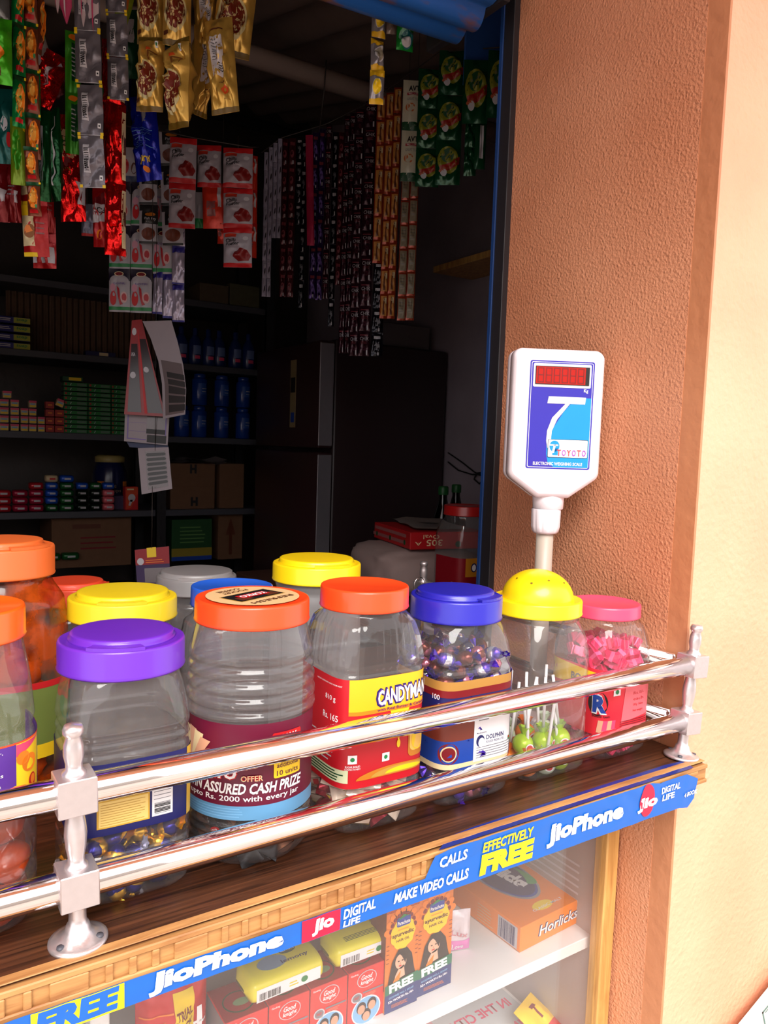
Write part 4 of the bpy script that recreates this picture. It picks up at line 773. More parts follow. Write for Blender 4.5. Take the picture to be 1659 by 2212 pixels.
p = at_z(1172, 2202, .50); o = put('yellow_packet', pillow('yellow_packet', .06, .08, .009, foil('packet_yellow', (246, 200, 40), .3, .1), pk, 8, 10, .08, wob=.3), None, (p.x, p.y, .494), (-1.15, 0, .35)); tag(o, 'yellow and red packet lying on the newspaper at the bottom of the case', 'packet')
# white printed board near the foot of the peach wall
a, b = at_y(1598, 2223, .60), at_y(1675, 2128, .60); d = (b - a).normalized(); nrm = Vector((d.z, 0, -d.x)); 
if nrm.z > 0: nrm = -nrm
g = G(); O = a - d * .05; q = [O, O + d * .42, O + d * .42 + nrm * .30, O + nrm * .30]; V = [Vector((p.x, .600, p.z)) for p in q] + [Vector((p.x, .606, p.z)) for p in q]; g.add(V, [[0, 1, 2, 3], [7, 6, 5, 4], [0, 4, 5, 1], [1, 5, 6, 2], [2, 6, 7, 3], [3, 7, 4, 0]], P('board_white', (232, 214, 206)))
def bmp(u, v, l): p = O + d * u + nrm * v; return (p.x, .5998 - l, p.z)
g.mapf = bmp; ci = .14
GB = P('board_green', (84, 120, 112))
for (x0, y0, x1_, y1_) in ((.105, .018, .36, .0215), (.105, .018, .108, .26), (.36, .018, .363, .26), (.112, .024, .355, .026)): g.rect(x0, y0, x1_, y1_, GB, 1)
o = g.build('printed_board'); tag(o, 'white board with a green printed border leaning at the bottom right corner', 'board')

# ------------------------------------------------------------------ opening: shutter, guide rail, side plate
g = G(); g.box((.884, 1.016, .98), (.899, 1.050, 2.34), DSTEEL, .001); g.box((.8815, 1.040, .98), (.8842, 1.048, 2.34), P('guide_blue', (24, 60, 118), rough=.5), .0005); struct(g.build('trim_shutter_guide'))
sh = thing('roller_shutter', 'rolled-up blue steel roller shutter with rust patches above the opening', 'shutter', (.70, 1.06, 2.183)); sh.rotation_euler = (0, -.05, 0)
M_SH = bpy.data.materials.new('rusty_blue_enamel'); M_SH.use_nodes = True; nt = M_SH.node_tree; N = nt.nodes.new; b = nt.nodes['Principled BSDF']; b.inputs['Roughness'].default_value = .4; tc = N('ShaderNodeTexCoord'); mp = N('ShaderNodeMapping'); mp.inputs['Scale'].default_value = (7, 22, 22); n = N('ShaderNodeTexNoise'); n.inputs['Detail'].default_value = 5; n.inputs['Scale'].default_value = 1.2
nt.links.new(tc.outputs['Object'], mp.inputs[0]); nt.links.new(mp.outputs[0], n.inputs[0]); r = N('ShaderNodeMapRange'); r.inputs[1].default_value = .5; r.inputs[2].default_value = .6; nt.links.new(n.outputs['Fac'], r.inputs[0]); mx = N('ShaderNodeMix'); mx.data_type = 'RGBA'; mx.inputs[6].default_value = (*lin((40, 110, 205)), 1); mx.inputs[7].default_value = (*lin((136, 96, 72)), 1); nt.links.new(r.outputs[0], mx.inputs[0]); nt.links.new(mx.outputs[2], b.inputs['Base Color'])
g = G(); V = []; n = 96; R0 = .10
for x in (-2.45, .115):
    for k in range(n): a = 2 * PI * k / n; rr = R0 - .004 + .016 * abs(math.sin(6 * a)); V.append((x, rr * math.cos(a), rr * math.sin(a)))
g.add(V, [[k, (k + 1) % n, n + (k + 1) % n, n + k] for k in range(n)] + [list(range(n))[::-1], [n + k for k in range(n)]], M_SH, True); g.build('rolled_slats', sh)
g = G(); g.box((.118, -.085, -.085), (.135, .12, .12), DSTEEL, .002); g.build('end_bracket', sh)
a, b_ = at_d(1003, 55, 1.62), at_d(1096, 175, 1.62)
q0, q1 = at_y(1003, 182, 1.5), at_y(1100, 100, 1.5); g = G(); g.box((q0.x, 1.5, q0.z), (q1.x + .03, 1.506, q0.z + .33), P('blue_board', (44, 92, 170), rough=.6)); 
pl = g.build('blue_board'); tag(pl, 'plain blue board hanging inside at the top right of the opening', 'board')
# ------------------------------------------------------------------ fridge
M_FR = P('fridge_maroon', (58, 34, 36), rough=.3, var=.1); M_FRS = P('fridge_side', (46, 30, 32), rough=.4); M_FRG = mat('fridge_handle_strip', (150, 146, 152), rough=.35, metal=.5)
fr = thing('refrigerator', 'tall dark maroon two-door refrigerator against the right wall, silver strip along its door edge', 'refrigerator', (1.69, 2.9, -.2))
g = G(); g.box((-.25, -.30, 0), (.29, .30, 2.0), M_FRS, .01, seg=2); g.build('cabinet', fr)
for (a0, b0, nm) in ((.02, 1.565, 'main_door'), (1.58, 1.99, 'freezer_door')):
    g = G(); g.box((-.315, -.30, a0), (-.252, .30, b0), M_FR, .008, seg=2); d = g.build(nm, fr)
    g = G(); g.box((-.3155, -.3035, a0 + .01), (-.255, -.298, b0 - .01), M_FRG, .002); g.build('door_edge', d)
g = G(); g.box((-.3162, -.10, 1.66), (-.3148, -.05, 1.93), P('energy_sticker', (150, 130, 90))); g.box((-.3168, -.095, 1.80), (-.3160, -.055, 1.86), BLACK); g.box((-.3168, -.09, 1.68), (-.3160, -.06, 1.72), BLUE); g.build('energy_sticker', fr)
g = G(); g.box((-.14, -.10, 0), (.14, .10, .10), P('grey_carton', (92, 82, 84)), .002); p = at_y(905, 738, 2.75); o = g.build('grey_carton', None, (1.80, 2.78, 1.802)); tag(o, 'grey carton lying on top of the refrigerator', 'carton')
# wires on the right wall, wooden wall shelf
for k, pts in enumerate(([(968, 978), (1000, 1000), (1025, 1020), (1060, 1038)], [(968, 998), (990, 1016), (1020, 1025), (1045, 1024), (1055, 1030), (1035, 1045), (1024, 1035), (1030, 1022), (1060, 1018)])):
    Q = [ (EYE + ray(*q) * ((1.985) / ray(*q).x)) for q in pts]; Q2 = []
    for i in range(len(Q) - 1): Q2 += [Q[i].lerp(Q[i + 1], t / 4) for t in range(4)]
    Q2.append(Q[-1]); g = G(); g.tube(Q2, .003, BLACK, 6); o = g.build('wall_cable'); tag(o, ('straight dark cable sloping down the grey wall', 'looped dark cable on the grey wall beside the blue door rail')[k], 'cable')
p = EYE + ray(1003, 592) * (1.94 / ray(1003, 592).x); g = G(); g.box((1.80, p.y - .50, p.z - .012), (1.998, p.y + .02, p.z + .012), M_FRAME, .002); o = g.build('wall_shelf'); tag(o, 'short orange-brown wooden shelf on the grey inner wall', 'shelf')
# ------------------------------------------------------------------ rear rack
YR_ = 3.4; rk = thing('metal_rack', 'dark slotted steel rack across the back wall holding soap, bottles and cartons', 'rack', (0, YR_, -.2)); ZL = [.70, 1.078, 1.408, 1.735, 2.02]
for z in ZL:
    g = G(); g.box((-1.9, 0, z + .2 - .028), (1.52, .38, z + .2), STEEL if z > .8 else DSTEEL, .002); g.build('shelf', rk)
for x in (-.6, .99, 1.50):
    g = G()
    for yy in (-.006, .35): g.box((x, yy, 0), (x + .045, yy + .005, 2.6), DSTEEL); g.box((x, yy, 0), (x + .004, yy + .035, 2.6), DSTEEL)
    for k in range(30): g.box((x + .019, -.0068, .3 + k * .07), (x + .027, -.0058, .325 + k * .07), BLACK)
    g.build('upright', rk)
def rackbox(nm, px0, px1, py0, py1, dp, m, label, cat, group=None, y=None, faces=None, rz=0, zb=None, bev=.002, deep=.0):
    y = y or YR_ + .03; a = at_y(px0, py1, y); b = at_y(px1, py0, y); c = at_y((px0 + px1) / 2, py1, y); d2 = at_y((px0 + px1) / 2, py0, y); zz = zb if zb is not None else c.z; w_ = b.x - a.x; h = d2.z - c.z
    g = G(); g.box((-w_ / 2, 0, 0), (w_ / 2, dp, h), m, bev)
    if faces: g.mapf = lambda u, v, l: (u * w_ / 2, -l - .0004, v * h); faces(g)
    o = g.build(nm, None, ((a.x + b.x) / 2, y + deep, zz), (0, 0, rz)); tag(o, label, cat, group); return o
ZS1, ZS2, ZS3, ZS0 = 1.735, 1.408, 1.078, .70
# top left: four blue and yellow soap boxes; brown corrugated sheet
def bys(g): g.rect(.15, .08, 1, .92, P('soap_box_lime', (176, 180, 60)), 1); g.text('soap', .3, .3, .85, .75, GRN, 2, .02); g.lines(-.9, .3, 0, .8, 2, LGREY, 1, .5)
for k in range(4): rackbox('soap_box', -20, 65, 731 - k * 16.5, 745.5 - k * 16.5, .06, P('soap_box_blue', (30, 30, 120)), '%s of four blue and yellow soap boxes on the upper rack shelf' % ('lowest', 'second lowest', 'second highest', 'topmost')[k], 'soap box', 'blue and yellow soap boxes', faces=bys, zb=ZS1 + k * .034)
g = G(); g.grid(lambda u, v: (.42 + u * .62, 3.60 + .006 * math.cos(u * 160), ZS1 + v * .27), 320, 2, P('corrugated_brown', (98, 74, 58), var=.25, rough=.8)); g.grid(lambda u, v: (.42 + u * .62, 3.606 + .006 * math.cos(u * 160), ZS1 + v * .27), 320, 2, P('corrugated_brown', ())); o = g.build('corrugated_sheet'); tag(o, 'brown corrugated sheet standing at the back of the upper rack shelf', 'sheet')
rackbox('flat_blue_box', 185, 250, 741, 752, .05, P('flat_navy', (26, 24, 84)), 'thin flat navy box lying on the upper rack shelf', 'box', zb=ZS1, faces=lambda g: g.rect(-.1, .2, .5, .8, CREAM, 1))
# blue shampoo bottles
BB = mat('bottle_blue', (26, 44, 100), rough=.25)
def bottle(nm, prof, m, cap=None, capm=None, label=None, seg=28):
    t = bpy.data.objects.new(nm, None); SC.collection.objects.link(t); g = G(); g.lathe(prof, m, seg); g.build('bottle_body', t)
    if cap: g = G(); g.lathe(cap, capm or m, seg); g.build('cap', t)
    if label: label(t)
    return t
def lb(t): g = G(lambda u, v, l: (.0345 * math.sin(u / .0345), -.0345 * math.cos(u / .0345) - l - .0002, v), .01); g.rect(-.018, .05, .018, .09, P('bottle_label', (90, 110, 160)), 1); g.rect(-.012, .03, .014, .045, PINK, 1); g.build('label', t)
base = bottle('oil_bottle', [(0, 0), (.030, 0), (.034, .006), (.034, .05), (.0335, .09), (.026, .118), (.014, .135), (.011, .142)], BB, [(.0125, .140), (.0125, .168), (.008, .172), (0, .172)], BB, lb)
for k, px in enumerate((391, 421, 450, 473, 508, 536)):
    o = base if k == 0 else copy_tree(base); p = at_y(px, 770, YR_ + .07); o.location = (p.x, YR_ + .07, ZS1); tag(o, '%s dark blue hair oil bottle in the row on the upper rack shelf' % ('leftmost', 'second', 'third', 'fourth', 'fifth', 'rightmost')[k], 'bottle', 'blue bottles on the upper rack shelf')
CB_ = mat('canister_blue', (24, 60, 140), rough=.2)
def cl(t): g = G(lambda u, v, l: (.041 * math.sin(u / .041), -.041 * math.cos(u / .041) - l - .0002, v), .01); g.rect(-.02, .05, .025, .10, P('canister_label', (40, 80, 160)), 1); g.rect(.0, .075, .03, .078, LGREY, 2); g.rect(.0, .062, .025, .064, LGREY, 2); g.build('label', t)
can = bottle('talc_canister', [(0, 0), (.038, 0), (.041, .004), (.041, .118), (.036, .124), (0, .124)], CB_, [(.030, .124), (.032, .126), (.032, .142), (.028, .145), (0, .145)], CB_, cl)
k = 0
for i, px in enumerate((392, 430, 478, 524)):
    for lv in range(1 if i == 0 else 2):
        o = can if k == 0 else copy_tree(can); p = at_y(px, 930, YR_ + .08); o.location = (p.x, YR_ + .08, ZS2 + lv * .148); o.scale = (.86, .86, 1); tag(o, '%s blue talc canister, column %s on the middle rack shelf' % (('lower', 'upper')[lv], ('farthest left', 'second from left', 'third from left', 'farthest right')[i]), 'canister', 'blue canisters on the middle rack shelf'); k += 1
# middle shelf: small boxes and green soap stacks
CRB = P('small_box_cream', (214, 190, 150)); RDB = P('small_box_red', (190, 50, 40)); 
def crf(g): g.rect(-1, .7, 1, 1, PINK, 1); g.rect(-.8, .1, .8, .35, YEL, 1); g.rect(-.7, .42, .6, .6, LBLUE, 1)
def rdf(g): g.rect(-.95, .05, .95, .95, P('small_box_red2', (170, 40, 30)), 1); g.rect(-.5, .4, .5, .6, ORG, 2)
cols = [(0, 20, 4, crf, CRB), (23, 42, 4, crf, CRB), (45, 62, 3, crf, CRB), (63, 80, 4, crf, CRB), (82, 98, 2, crf, CRB), (99, 118, 4, rdf, RDB), (119, 140, 3, rdf, RDB)]
nm7 = ('leftmost', 'second', 'third', 'fourth', 'fifth', 'sixth', 'rightmost'); lv4 = ('bottom', 'second', 'third', 'top', 'topmost')
for i, (a, b, n_, fc, m_) in enumerate(cols):
    for k in range(n_): rackbox('small_carton', a, b - 1, 914 - k * 16, 929 - k * 16, .035, m_, 'small %s carton, %s of the %s column on the middle rack shelf' % ('cream' if m_ is CRB else 'red', lv4[k], nm7[i]), 'carton', 'small cartons on the middle rack shelf', faces=fc, zb=ZS2 + k * .0325)
rackbox('small_carton', 6, 25, 849, 864, .035, CRB, 'cream carton lying across the tops of the two leftmost columns', 'carton', 'small cartons on the middle rack shelf', faces=crf, zb=ZS2 + 4 * .0325 + .001)
o = rackbox('small_carton', 119, 136, 862, 878, .03, CRB, 'cream carton tipped on its corner above the red cartons', 'carton', 'small cartons on the middle rack shelf', faces=crf, zb=ZS2 + .108); o.rotation_euler = (0, .35, 0)
GS = P('soap_green', (20, 96, 44), rough=.3)
def gsf(g): g.rect(-1, .03, 1, .97, P('soap_green2', (24, 120, 50)), 1); g.rect(.1, .2, .9, .8, P('soap_greygreen', (90, 120, 96)), 2); g.rect(-.9, .3, -.75, .8, RED, 2); g.poly([(-.5, .2), (-.4, .8), (-.34, .8), (-.44, .2)], LGREY, 2)
for i, (a, b, n_) in enumerate(((138, 189, 11), (191, 239, 11), (241, 275, 11))):
    for k in range(n_): rackbox('green_soap_box', a, b, 921 - k * 9.2, 929 - k * 9.2, .06, GS, 'green soap box in the %s stack, %s from the shelf' % (('left', 'middle', 'right')[i], ('first', 'second', 'third', 'fourth', 'fifth', 'sixth', 'seventh', 'eighth', 'ninth', 'tenth', 'eleventh')[k]), 'soap box', 'green soap boxes stacked on the middle rack shelf', faces=gsf, zb=ZS2 + k * .0195, bev=.001)
rackbox('green_soap_box', 135, 180, 814, 825, .06, DGRN, 'dark green and yellow box on top of the left green soap stack', 'soap box', faces=lambda g: g.rect(-.4, .2, .8, .8, YEL, 1), zb=ZS2 + 11 * .0195)
# lower shelf: soap bars
def bar(px0, px1, lev, m, lab, zz=ZS3):
    y = YR_ + .04; a = at_y(px0, 1100, y).x; b = at_y(px1, 1100, y).x; h = .030; g = G(); V = []; n = 20; L = b - a - .003
    for (x, s_) in ((-L / 2, .5), (-L / 2 + .003, .9), (-L / 2 + .01, 1), (L / 2 - .01, 1), (L / 2 - .003, .9), (L / 2, .5)): V += [(x, .028 * sup(2 * PI * k / n, 3.5) * math.cos(2 * PI * k / n) * s_, .015 * s_ * sup(2 * PI * k / n, 3.5) * math.sin(2 * PI * k / n) + .015) for k in range(n)]
    g.add(V, [[j * n + k, j * n + (k + 1) % n, (j + 1) * n + (k + 1) % n, (j + 1) * n + k] for j in range(5) for k in range(n)] + [list(range(n))[::-1], [5 * n + k for k in range(n)]], m, True)
    g.mapf = lambda u, v, l: (u, -.0285 - l, .015 + v); g.rect(-L * .2, -.004, L * .25, .004, LGREY if m is not CRB else RED, 1)
    o = g.build('soap_bar', None, ((a + b) / 2, y, zz + lev * .0305)); tag(o, lab, 'soap', 'wrapped soap bars on the lower rack shelf')
RS, RS2, BS, GS2, BK, PS = foil('soap_red', (190, 24, 40), .3, .2), foil('soap_crimson', (170, 16, 60), .3, .2), foil('soap_blue', (24, 80, 190), .3, .15), foil('soap_dkgreen', (20, 90, 40), .3, .2), foil('soap_black', (16, 36, 24), .25, .3), foil('soap_pink', (220, 100, 110), .3, .1)
colr = {id(RS): 'red', id(RS2): 'crimson', id(BS): 'blue', id(GS2): 'green', id(BK): 'black-green', id(PS): 'pink', id(CRB): 'cream'}
for i, (a, b, ms) in enumerate(((-12, 24, (RS, RS, RS)), (25, 60, (RS2, RS2, RS2)), (61, 94, (RS2, RS2, RS2, RS)), (96, 125, (GS2, BS, BS, BS, CRB)), (127, 159, (GS2, GS2, GS2, GS2, BS)), (162, 190, (BK, BK, BK, BS)), (191, 218, (BK, BK, BK, GS2)), (219, 246, (PS, PS, PS, BS)))):
    for k, m_ in enumerate(ms): bar(a, b, k, m_, '%s wrapped soap bar, %s up in the %s pile on the lower rack shelf' % (colr[id(m_)], lv4[k], ('first', 'second', 'third', 'fourth', 'fifth', 'sixth', 'seventh', 'eighth')[i]))
# large blue drops jar, bulb box, cartons
p = at_y(237, 1080, YR_ + .19); t = thing('sweet_jar', 'large dark blue jar with a cream lid behind the soap bars', 'jar', (p.x, YR_ + .19, ZS3))
g = G(); g.lathe([(0, 0), (.068, 0), (.074, .01), (.074, .16), (.06, .195), (.056, .21)], mat('jar_navy', (24, 28, 70), rough=.2), 32); g.build('jar_body', t)
g = G(); g.lathe([(.062, .205), (.064, .207), (.064, .228), (.05, .236), (0, .236)], P('jar_lid_cream', (170, 150, 90)), 32); g.build('lid', t)
g = G(lambda u, v, l: (.0742 * math.sin(u / .0742), -.0742 * math.cos(u / .0742) - l - .0003, v), .01); g.rect(-.075, .06, -.042, .12, ORG, 1); g.rect(.045, .06, .08, .12, ORG, 1); g.text('Pure', -.03, .092, .012, .112, P('jar_gold', (150, 130, 110)), 1, .01); g.text('drops', -.03, .068, .035, .088, P('jar_gold', ()), 1, .01); g.ell(-.028, .035, .009, .009, ORG, 1); g.build('label', t)
def blb(g): g.poly([(-.8, .02), (-.1, .1), (.9, .7), (.9, .98), (-.9, .98)], P('bulb_box_orange', (210, 70, 30)), 1); g.ell(.0, .52, .55, .17, LGREY, 2); g.poly([(-.25, .42), (.2, .45), (-.2, .18), (-.5, .2)], LGREY, 2); g.rect(-.7, .86, .3, .92, CREAM, 2)
rackbox('bulb_box', 270, 299, 1043, 1093, .04, RED, 'red box printed with a light bulb standing on the lower rack shelf', 'box', faces=blb, zb=ZS3)
rackbox('purple_box', 245, 268, 1040, 1070, .04, P('dull_purple', (60, 44, 80)), 'dull purple box beside the bulb box on the lower rack shelf', 'box', zb=ZS3, y=YR_ + .06)
KR = P('kraft_carton', (112, 78, 54), var=.15, rough=.8)
def kf(g): g.text('H', -.15, .78, .15, .98, BLACK, 1, .06); g.text('H', -.1, .06, .22, .26, BLACK, 1, .06); g.rect(-1, .5, 1, .502, BRN, 1)
rackbox('kraft_carton', 368, 465, 996, 1094, .25, KR, 'brown carton with black marks on the lower rack shelf, papers on top', 'carton', faces=kf, zb=ZS3)
rackbox('kraft_carton', 474, 528, 998, 1094, .25, KR, 'plain brown carton right of the marked one on the lower rack shelf', 'carton', zb=ZS3)
g = G(); g.grid(lambda u, v: ((u - .5) * .22, (v - .5) * .16, .008 * math.sin(u * 7) + .012 * u * v), 12, 6, P('newsprint_dark', (150, 140, 140))); g.grid(lambda u, v: ((u - .5) * .22, (v - .5) * .16, .008 * math.sin(u * 7) + .012 * u * v + .012), 12, 6, P('newsprint_dark', ())); p = at_y(430, 990, 3.5); o = g.build('loose_papers', None, (p.x, 3.5, ZS3 + .212)); tag(o, 'loose folded papers on top of the marked brown carton', 'papers')
# bottom shelf things
def cf(g): g.rect(-.5, .72, .2, .8, BRN, 1); g.lines(-.3, .3, .6, .6, 3, DRED, 1, .3)
rackbox('kraft_carton', 112, 284, 1145, 1260, .3, KR, 'wide brown carton with red print on the bottom rack shelf', 'carton', faces=cf, zb=ZS0 + .13, y=YR_ + .05)
rackbox('kraft_carton', 470, 524, 1155, 1260, .3, KR, 'brown carton with an up arrow on the bottom rack shelf', 'carton', faces=lambda g: g.poly([(-.12, .1), (.12, .1), (.12, .5), (.4, .5), (0, .85), (-.4, .5), (-.12, .5)], BRN, 1), zb=ZS0 + .13, y=YR_ + .05)
def gb(g): g.rect(-1, 0, 1, .3, P('sack_yellow', (150, 130, 40)), 1); g.rect(-1, .0, 1, .1, BLUE, 2); g.lines(-.6, .4, .7, .85, 5, P('sack_lime', (90, 130, 70)), 1, .3)
rackbox('green_carton', 370, 458, 1152, 1240, .25, P('carton_green', (24, 70, 34)), 'green printed carton on the bottom rack shelf behind the frosted-lid jar', 'carton', faces=gb, zb=ZS0 + .14, y=YR_ + .02)
for k, (a, b) in enumerate(((98, 130), (131, 170))): bar(a, b, 0, GS2, 'green wrapped packet %s on the bottom rack shelf' % ('behind the dusty orange lid', 'left of the wide brown carton')[k], ZS0 + .17)
# top shelf patterned boxes
rackbox('patterned_box', 432, 495, 590, 632, .2, P('patterned_brown', (92, 78, 60), var=.3, scale=40), 'dim patterned box left on the top rack shelf', 'box', zb=2.02)
rackbox('patterned_box', 497, 562, 583, 632, .2, P('patterned_olive', (86, 84, 62), var=.3, scale=40), 'dim patterned box right on the top rack shelf', 'box', zb=2.02)
# ------------------------------------------------------------------ side table with sack, red box, bottles, red jar
ZT_ = .97; g = G(); g.box((.95, 1.42, ZT_ - .03), (1.95, 2.35, ZT_), P('table_brown', (70, 44, 34)), .003); tb = thing('side_table', 'dark wooden side table inside the shop behind the counter', 'table', (0, 0, 0)); g.build('table_top', tb)
for (x, y) in ((1.0, 1.46), (1.9, 1.46), (1.0, 2.3), (1.9, 2.3)): g = G(); g.box((x - .02, y - .02, -.2), (x + .02, y + .02, ZT_ - .03), P('table_brown', ())); g.build('leg', tb)
sk = G(); bm = bmesh.new(); bmesh.ops.create_icosphere(bm, subdivisions=4, radius=1)
for v in bm.verts:
    c = v.co; q = 1 + .06 * noise.noise(c * 3) + .04 * noise.noise(c * 9); f = lambda x, e: math.copysign(abs(x) ** e, x); v.co = Vector((f(c.x, .6) * .17 * q, f(c.y, .6) * .19 * q, max(f(c.z, .55) * .072 * q, -.066)))
sk.take(bm, P('sack_cloth', (150, 128, 124), rough=.8, bump=.3), None, True); p = at_y(905, 1215, 1.72); o = sk.build('cloth_sack', None, (1.33, 1.88, ZT_ + .068), (0, 0, -.2)); tag(o, 'pale full cloth sack on the side table under the red box', 'sack')
RB = P('red_carton', (176, 24, 30), rough=.4)
q0, q1, q2 = at_z(887, 1150, 1.165), at_z(975, 1150, 1.165), at_z(797, 1127, 1.165)
t = thing('red_carton', 'flat red carton on the cloth sack with a newspaper on top', 'carton', (1.218, 1.739, ZT_ + .1405), -.20)
g = G(); g.box((0, 0, 0), (.24, .285, .049), RB, .002)
g.mapf = lambda u, v, l: (u + .07, -.0002 - l, v); g.text('305', -.02, .010, .03, .028, CREAM, 1, .01, flip=True); g.text('Oval', -.03, .030, .02, .042, CREAM, 1, .0, flip=True); g.ell(.08, .014, .009, .009, DGRN, 1); g.text('A', -.055, .012, -.035, .022, CREAM, 1, 0, flip=True)
g.mapf = lambda u, v, l: (-.0002 - l, u + .15, v); g.lines(-.12, .006, .15, .045, 2, P('rose_dim', (150, 90, 90)), 1, .5)
for k in range(3): g.ell(-.11 + k * .11, .016, .007, .008, DGRN, 2)
g.build('carton', t)
g = G(lambda u, v, l: (u, v, .001 + l + .006 * noise.noise(Vector((u * 12, v * 12, 1))) + .006), .03); g.poly([(-.07, -.13), (.09, -.145), (.10, .17), (.0, .19), (-.06, .16)], P('newsprint_dim', (140, 128, 122)), 1); g.ell(.02, .02, .03, .03, P('news_photo', (80, 74, 74)), 3); g.lines(-.05, -.1, .07, -.03, 6, GREY, 3, .3); o = g.build('folded_newspaper', None, (1.36, 1.87, ZT_ + .19), (0, 0, -.30)); tag(o, 'folded newspaper lying on the flat red carton', 'newspaper')
def colab(t): g = G(lambda u, v, l: (.0355 * math.sin(u / .0355), -.0355 * math.cos(u / .0355) - l, v), .01); g.rect(-.04, .035, .04, .085, P('soda_label', (34, 90, 36)), 1); g.build('label', t)
soda = bottle('soda_bottle', [(0, 0), (.030, 0), (.035, .01), (.035, .03), (.0335, .06), (.035, .10), (.033, .125), (.018, .165), (.0125, .185), (.0125, .2)], clear('dark_soda_plastic', tint=(.03, .02, .02), haze=0, base=.05), [(.015, .195), (.0155, .197), (.0155, .214), (.013, .217), (0, .217)], P('soda_cap', (16, 84, 34)), colab)
for k, (px, d_) in enumerate(((957, 2.12), (985, 2.22))):
    o = soda if k == 0 else copy_tree(soda); p = at_y(px, 1080, d_); o.location = (p.x, d_, ZT_); tag(o, '%s dark soda bottle with a green cap on the side table' % ('left', 'right')[k], 'bottle', 'soda bottles on the side table'); o.scale = (1.15, 1.15, 1.36)
t = square_jar('red-labelled fluted jar with a red lid on the side table beside the blue door rail', (1.195, 1.47, ZT_ + .001), .288, .060, 5, plas('dull_red_lid', (170, 24, 24)), .055, .024, ribs=flutes(.20, .25, 20, .0016)); t.scale = (1, 1, 1.0)
g = G(wrap(.060, 5, math.radians(225)), .01); g.rect(-.09, .05, .1, .165, P('label_deep_red', (140, 14, 30)), 0); g.rect(.012, .12, .1, .165, P('label_amber', (200, 130, 30)), 1); g.ell(.036, .142, .009, .011, NAVY, 2); g.ell(.036, .142, .006, .008, WHITE, 3); g.bars(-.024, .094, -.006, .105, BLACK, 3, 9, LGREY); g.rect(-.04, .062, .004, .075, LGREY, 1); g.rect(.006, .082, .012, .088, WHITE, 1); g.build('label', t)
fill([CB[1], A[0]], (1.195, 1.47, ZT_ + .001), .04, .012, .05, .024, .014, 'foil-wrapped sweet in the red-labelled jar on the side table', 'sweet', 'sweets in the side table jar', 'foil_sweet', .8)
# ------------------------------------------------------------------ hanging packets and sachet strips
FY = -math.atan2(-R3[0][2], -R3[1][2]) 
def strip(px0, px1, py0, py1, D, rows, me, label, cat='sachet strip', group=None, cols=1, yaw=0, lean=0, nm='sachet_strip', overlap=1.0, jit=.06, parts='sachet', hang=0):
    """a strip of sachets between two pixel columns at camera depth D; me is (mesh, width, height)"""
    m_, w0, h0 = me; pc = (px0 + px1) / 2; T = at_d(pc, py0, D); B = at_d(pc, py1, D); Wt = (px1 - px0) / F * D; H = T.z - B.z; ph = H / rows; pw = Wt / cols / max(.3, math.cos(yaw))
    t = thing(nm, label, cat, (T.x, T.y, T.z), FY + yaw, group); t.rotation_euler = (0, lean, FY + yaw); rs = random.Random(int(px0 * 7 + py1))
    if hang:
        g = G(); g.tube([(0, 0, -.004), (0, 0, hang)], .0007, P('twine', (60, 50, 46)), 5); g.build('hanging_string', t)
    for r_ in range(rows):
        for c_ in range(cols):
            o = put(parts, m_[(r_ + c_) % len(m_)] if isinstance(m_, list) else m_, t, ((c_ - (cols - 1) / 2) * pw, rs.uniform(-1, 1) * .004, -ph * (r_ + .5)), (rs.uniform(-jit, jit), 0, rs.uniform(-jit, jit) * 1.5))
            o.scale = (pw / w0 * 1.0, 1, ph / h0 * overlap)
    return t
def sach(nm, m_, art, w_=.06, h=.08, b=.006, seed=0, **k): return (pillow(nm, w_, h, b, m_, art, k.get('nx', 8), k.get('nz', 10), k.get('seal', .08), wob=k.get('wob', .5), seed=seed), w_, h)
VG = P('veg_green', (20, 120, 60))
# gold packets
GP = foil('gold_packet', (224, 178, 84), .32, .45, .5)
def gfront(g, w_, h):
    g.rect(-w_ / 2, -h / 2, w_ / 2, -h * .44, P('gold_dark', (110, 84, 20)), 1); g.rect(-w_ / 2, h * .44, w_ / 2, h / 2, P('gold_dark', ()), 1)
    g.ell(-w_ * .04, -h * .12, w_ * .40, h * .25, P('bowl_cream', (220, 205, 150)), 1, n=28); g.ell(-w_ * .04, -h * .11, w_ * .34, h * .215, P('masala', (120, 36, 20), var=.5, scale=300), 2, n=28)
    rs = random.Random(2)
    for k in range(9): a = rs.uniform(0, 6.28); q = rs.uniform(.2, .85); g.ell(-w_ * .04 + math.cos(a) * w_ * .3 * q, -h * .11 + math.sin(a) * h * .18 * q, w_ * .04, h * .018, P('cashew', (226, 200, 140)), 3, rot=a, n=8)
    g.ell(w_ * .15, h * .2, w_ * .2, h * .07, P('masala2', (150, 90, 40)), 1); g.rect(w_ * .22, h * .33, w_ * .34, h * .40, WHITE, 3); g.ell(w_ * .28, h * .365, w_ * .035, h * .02, VG, 4); g.poly([(-w_ * .1, h * .28), (0, h * .33), (w_ * .1, h * .29), (0, h * .25)], P('diamond', (214, 80, 30)), 2); g.rect(-w_ * .46, -h * .40, -w_ * .3, -h * .35, BRN, 2)
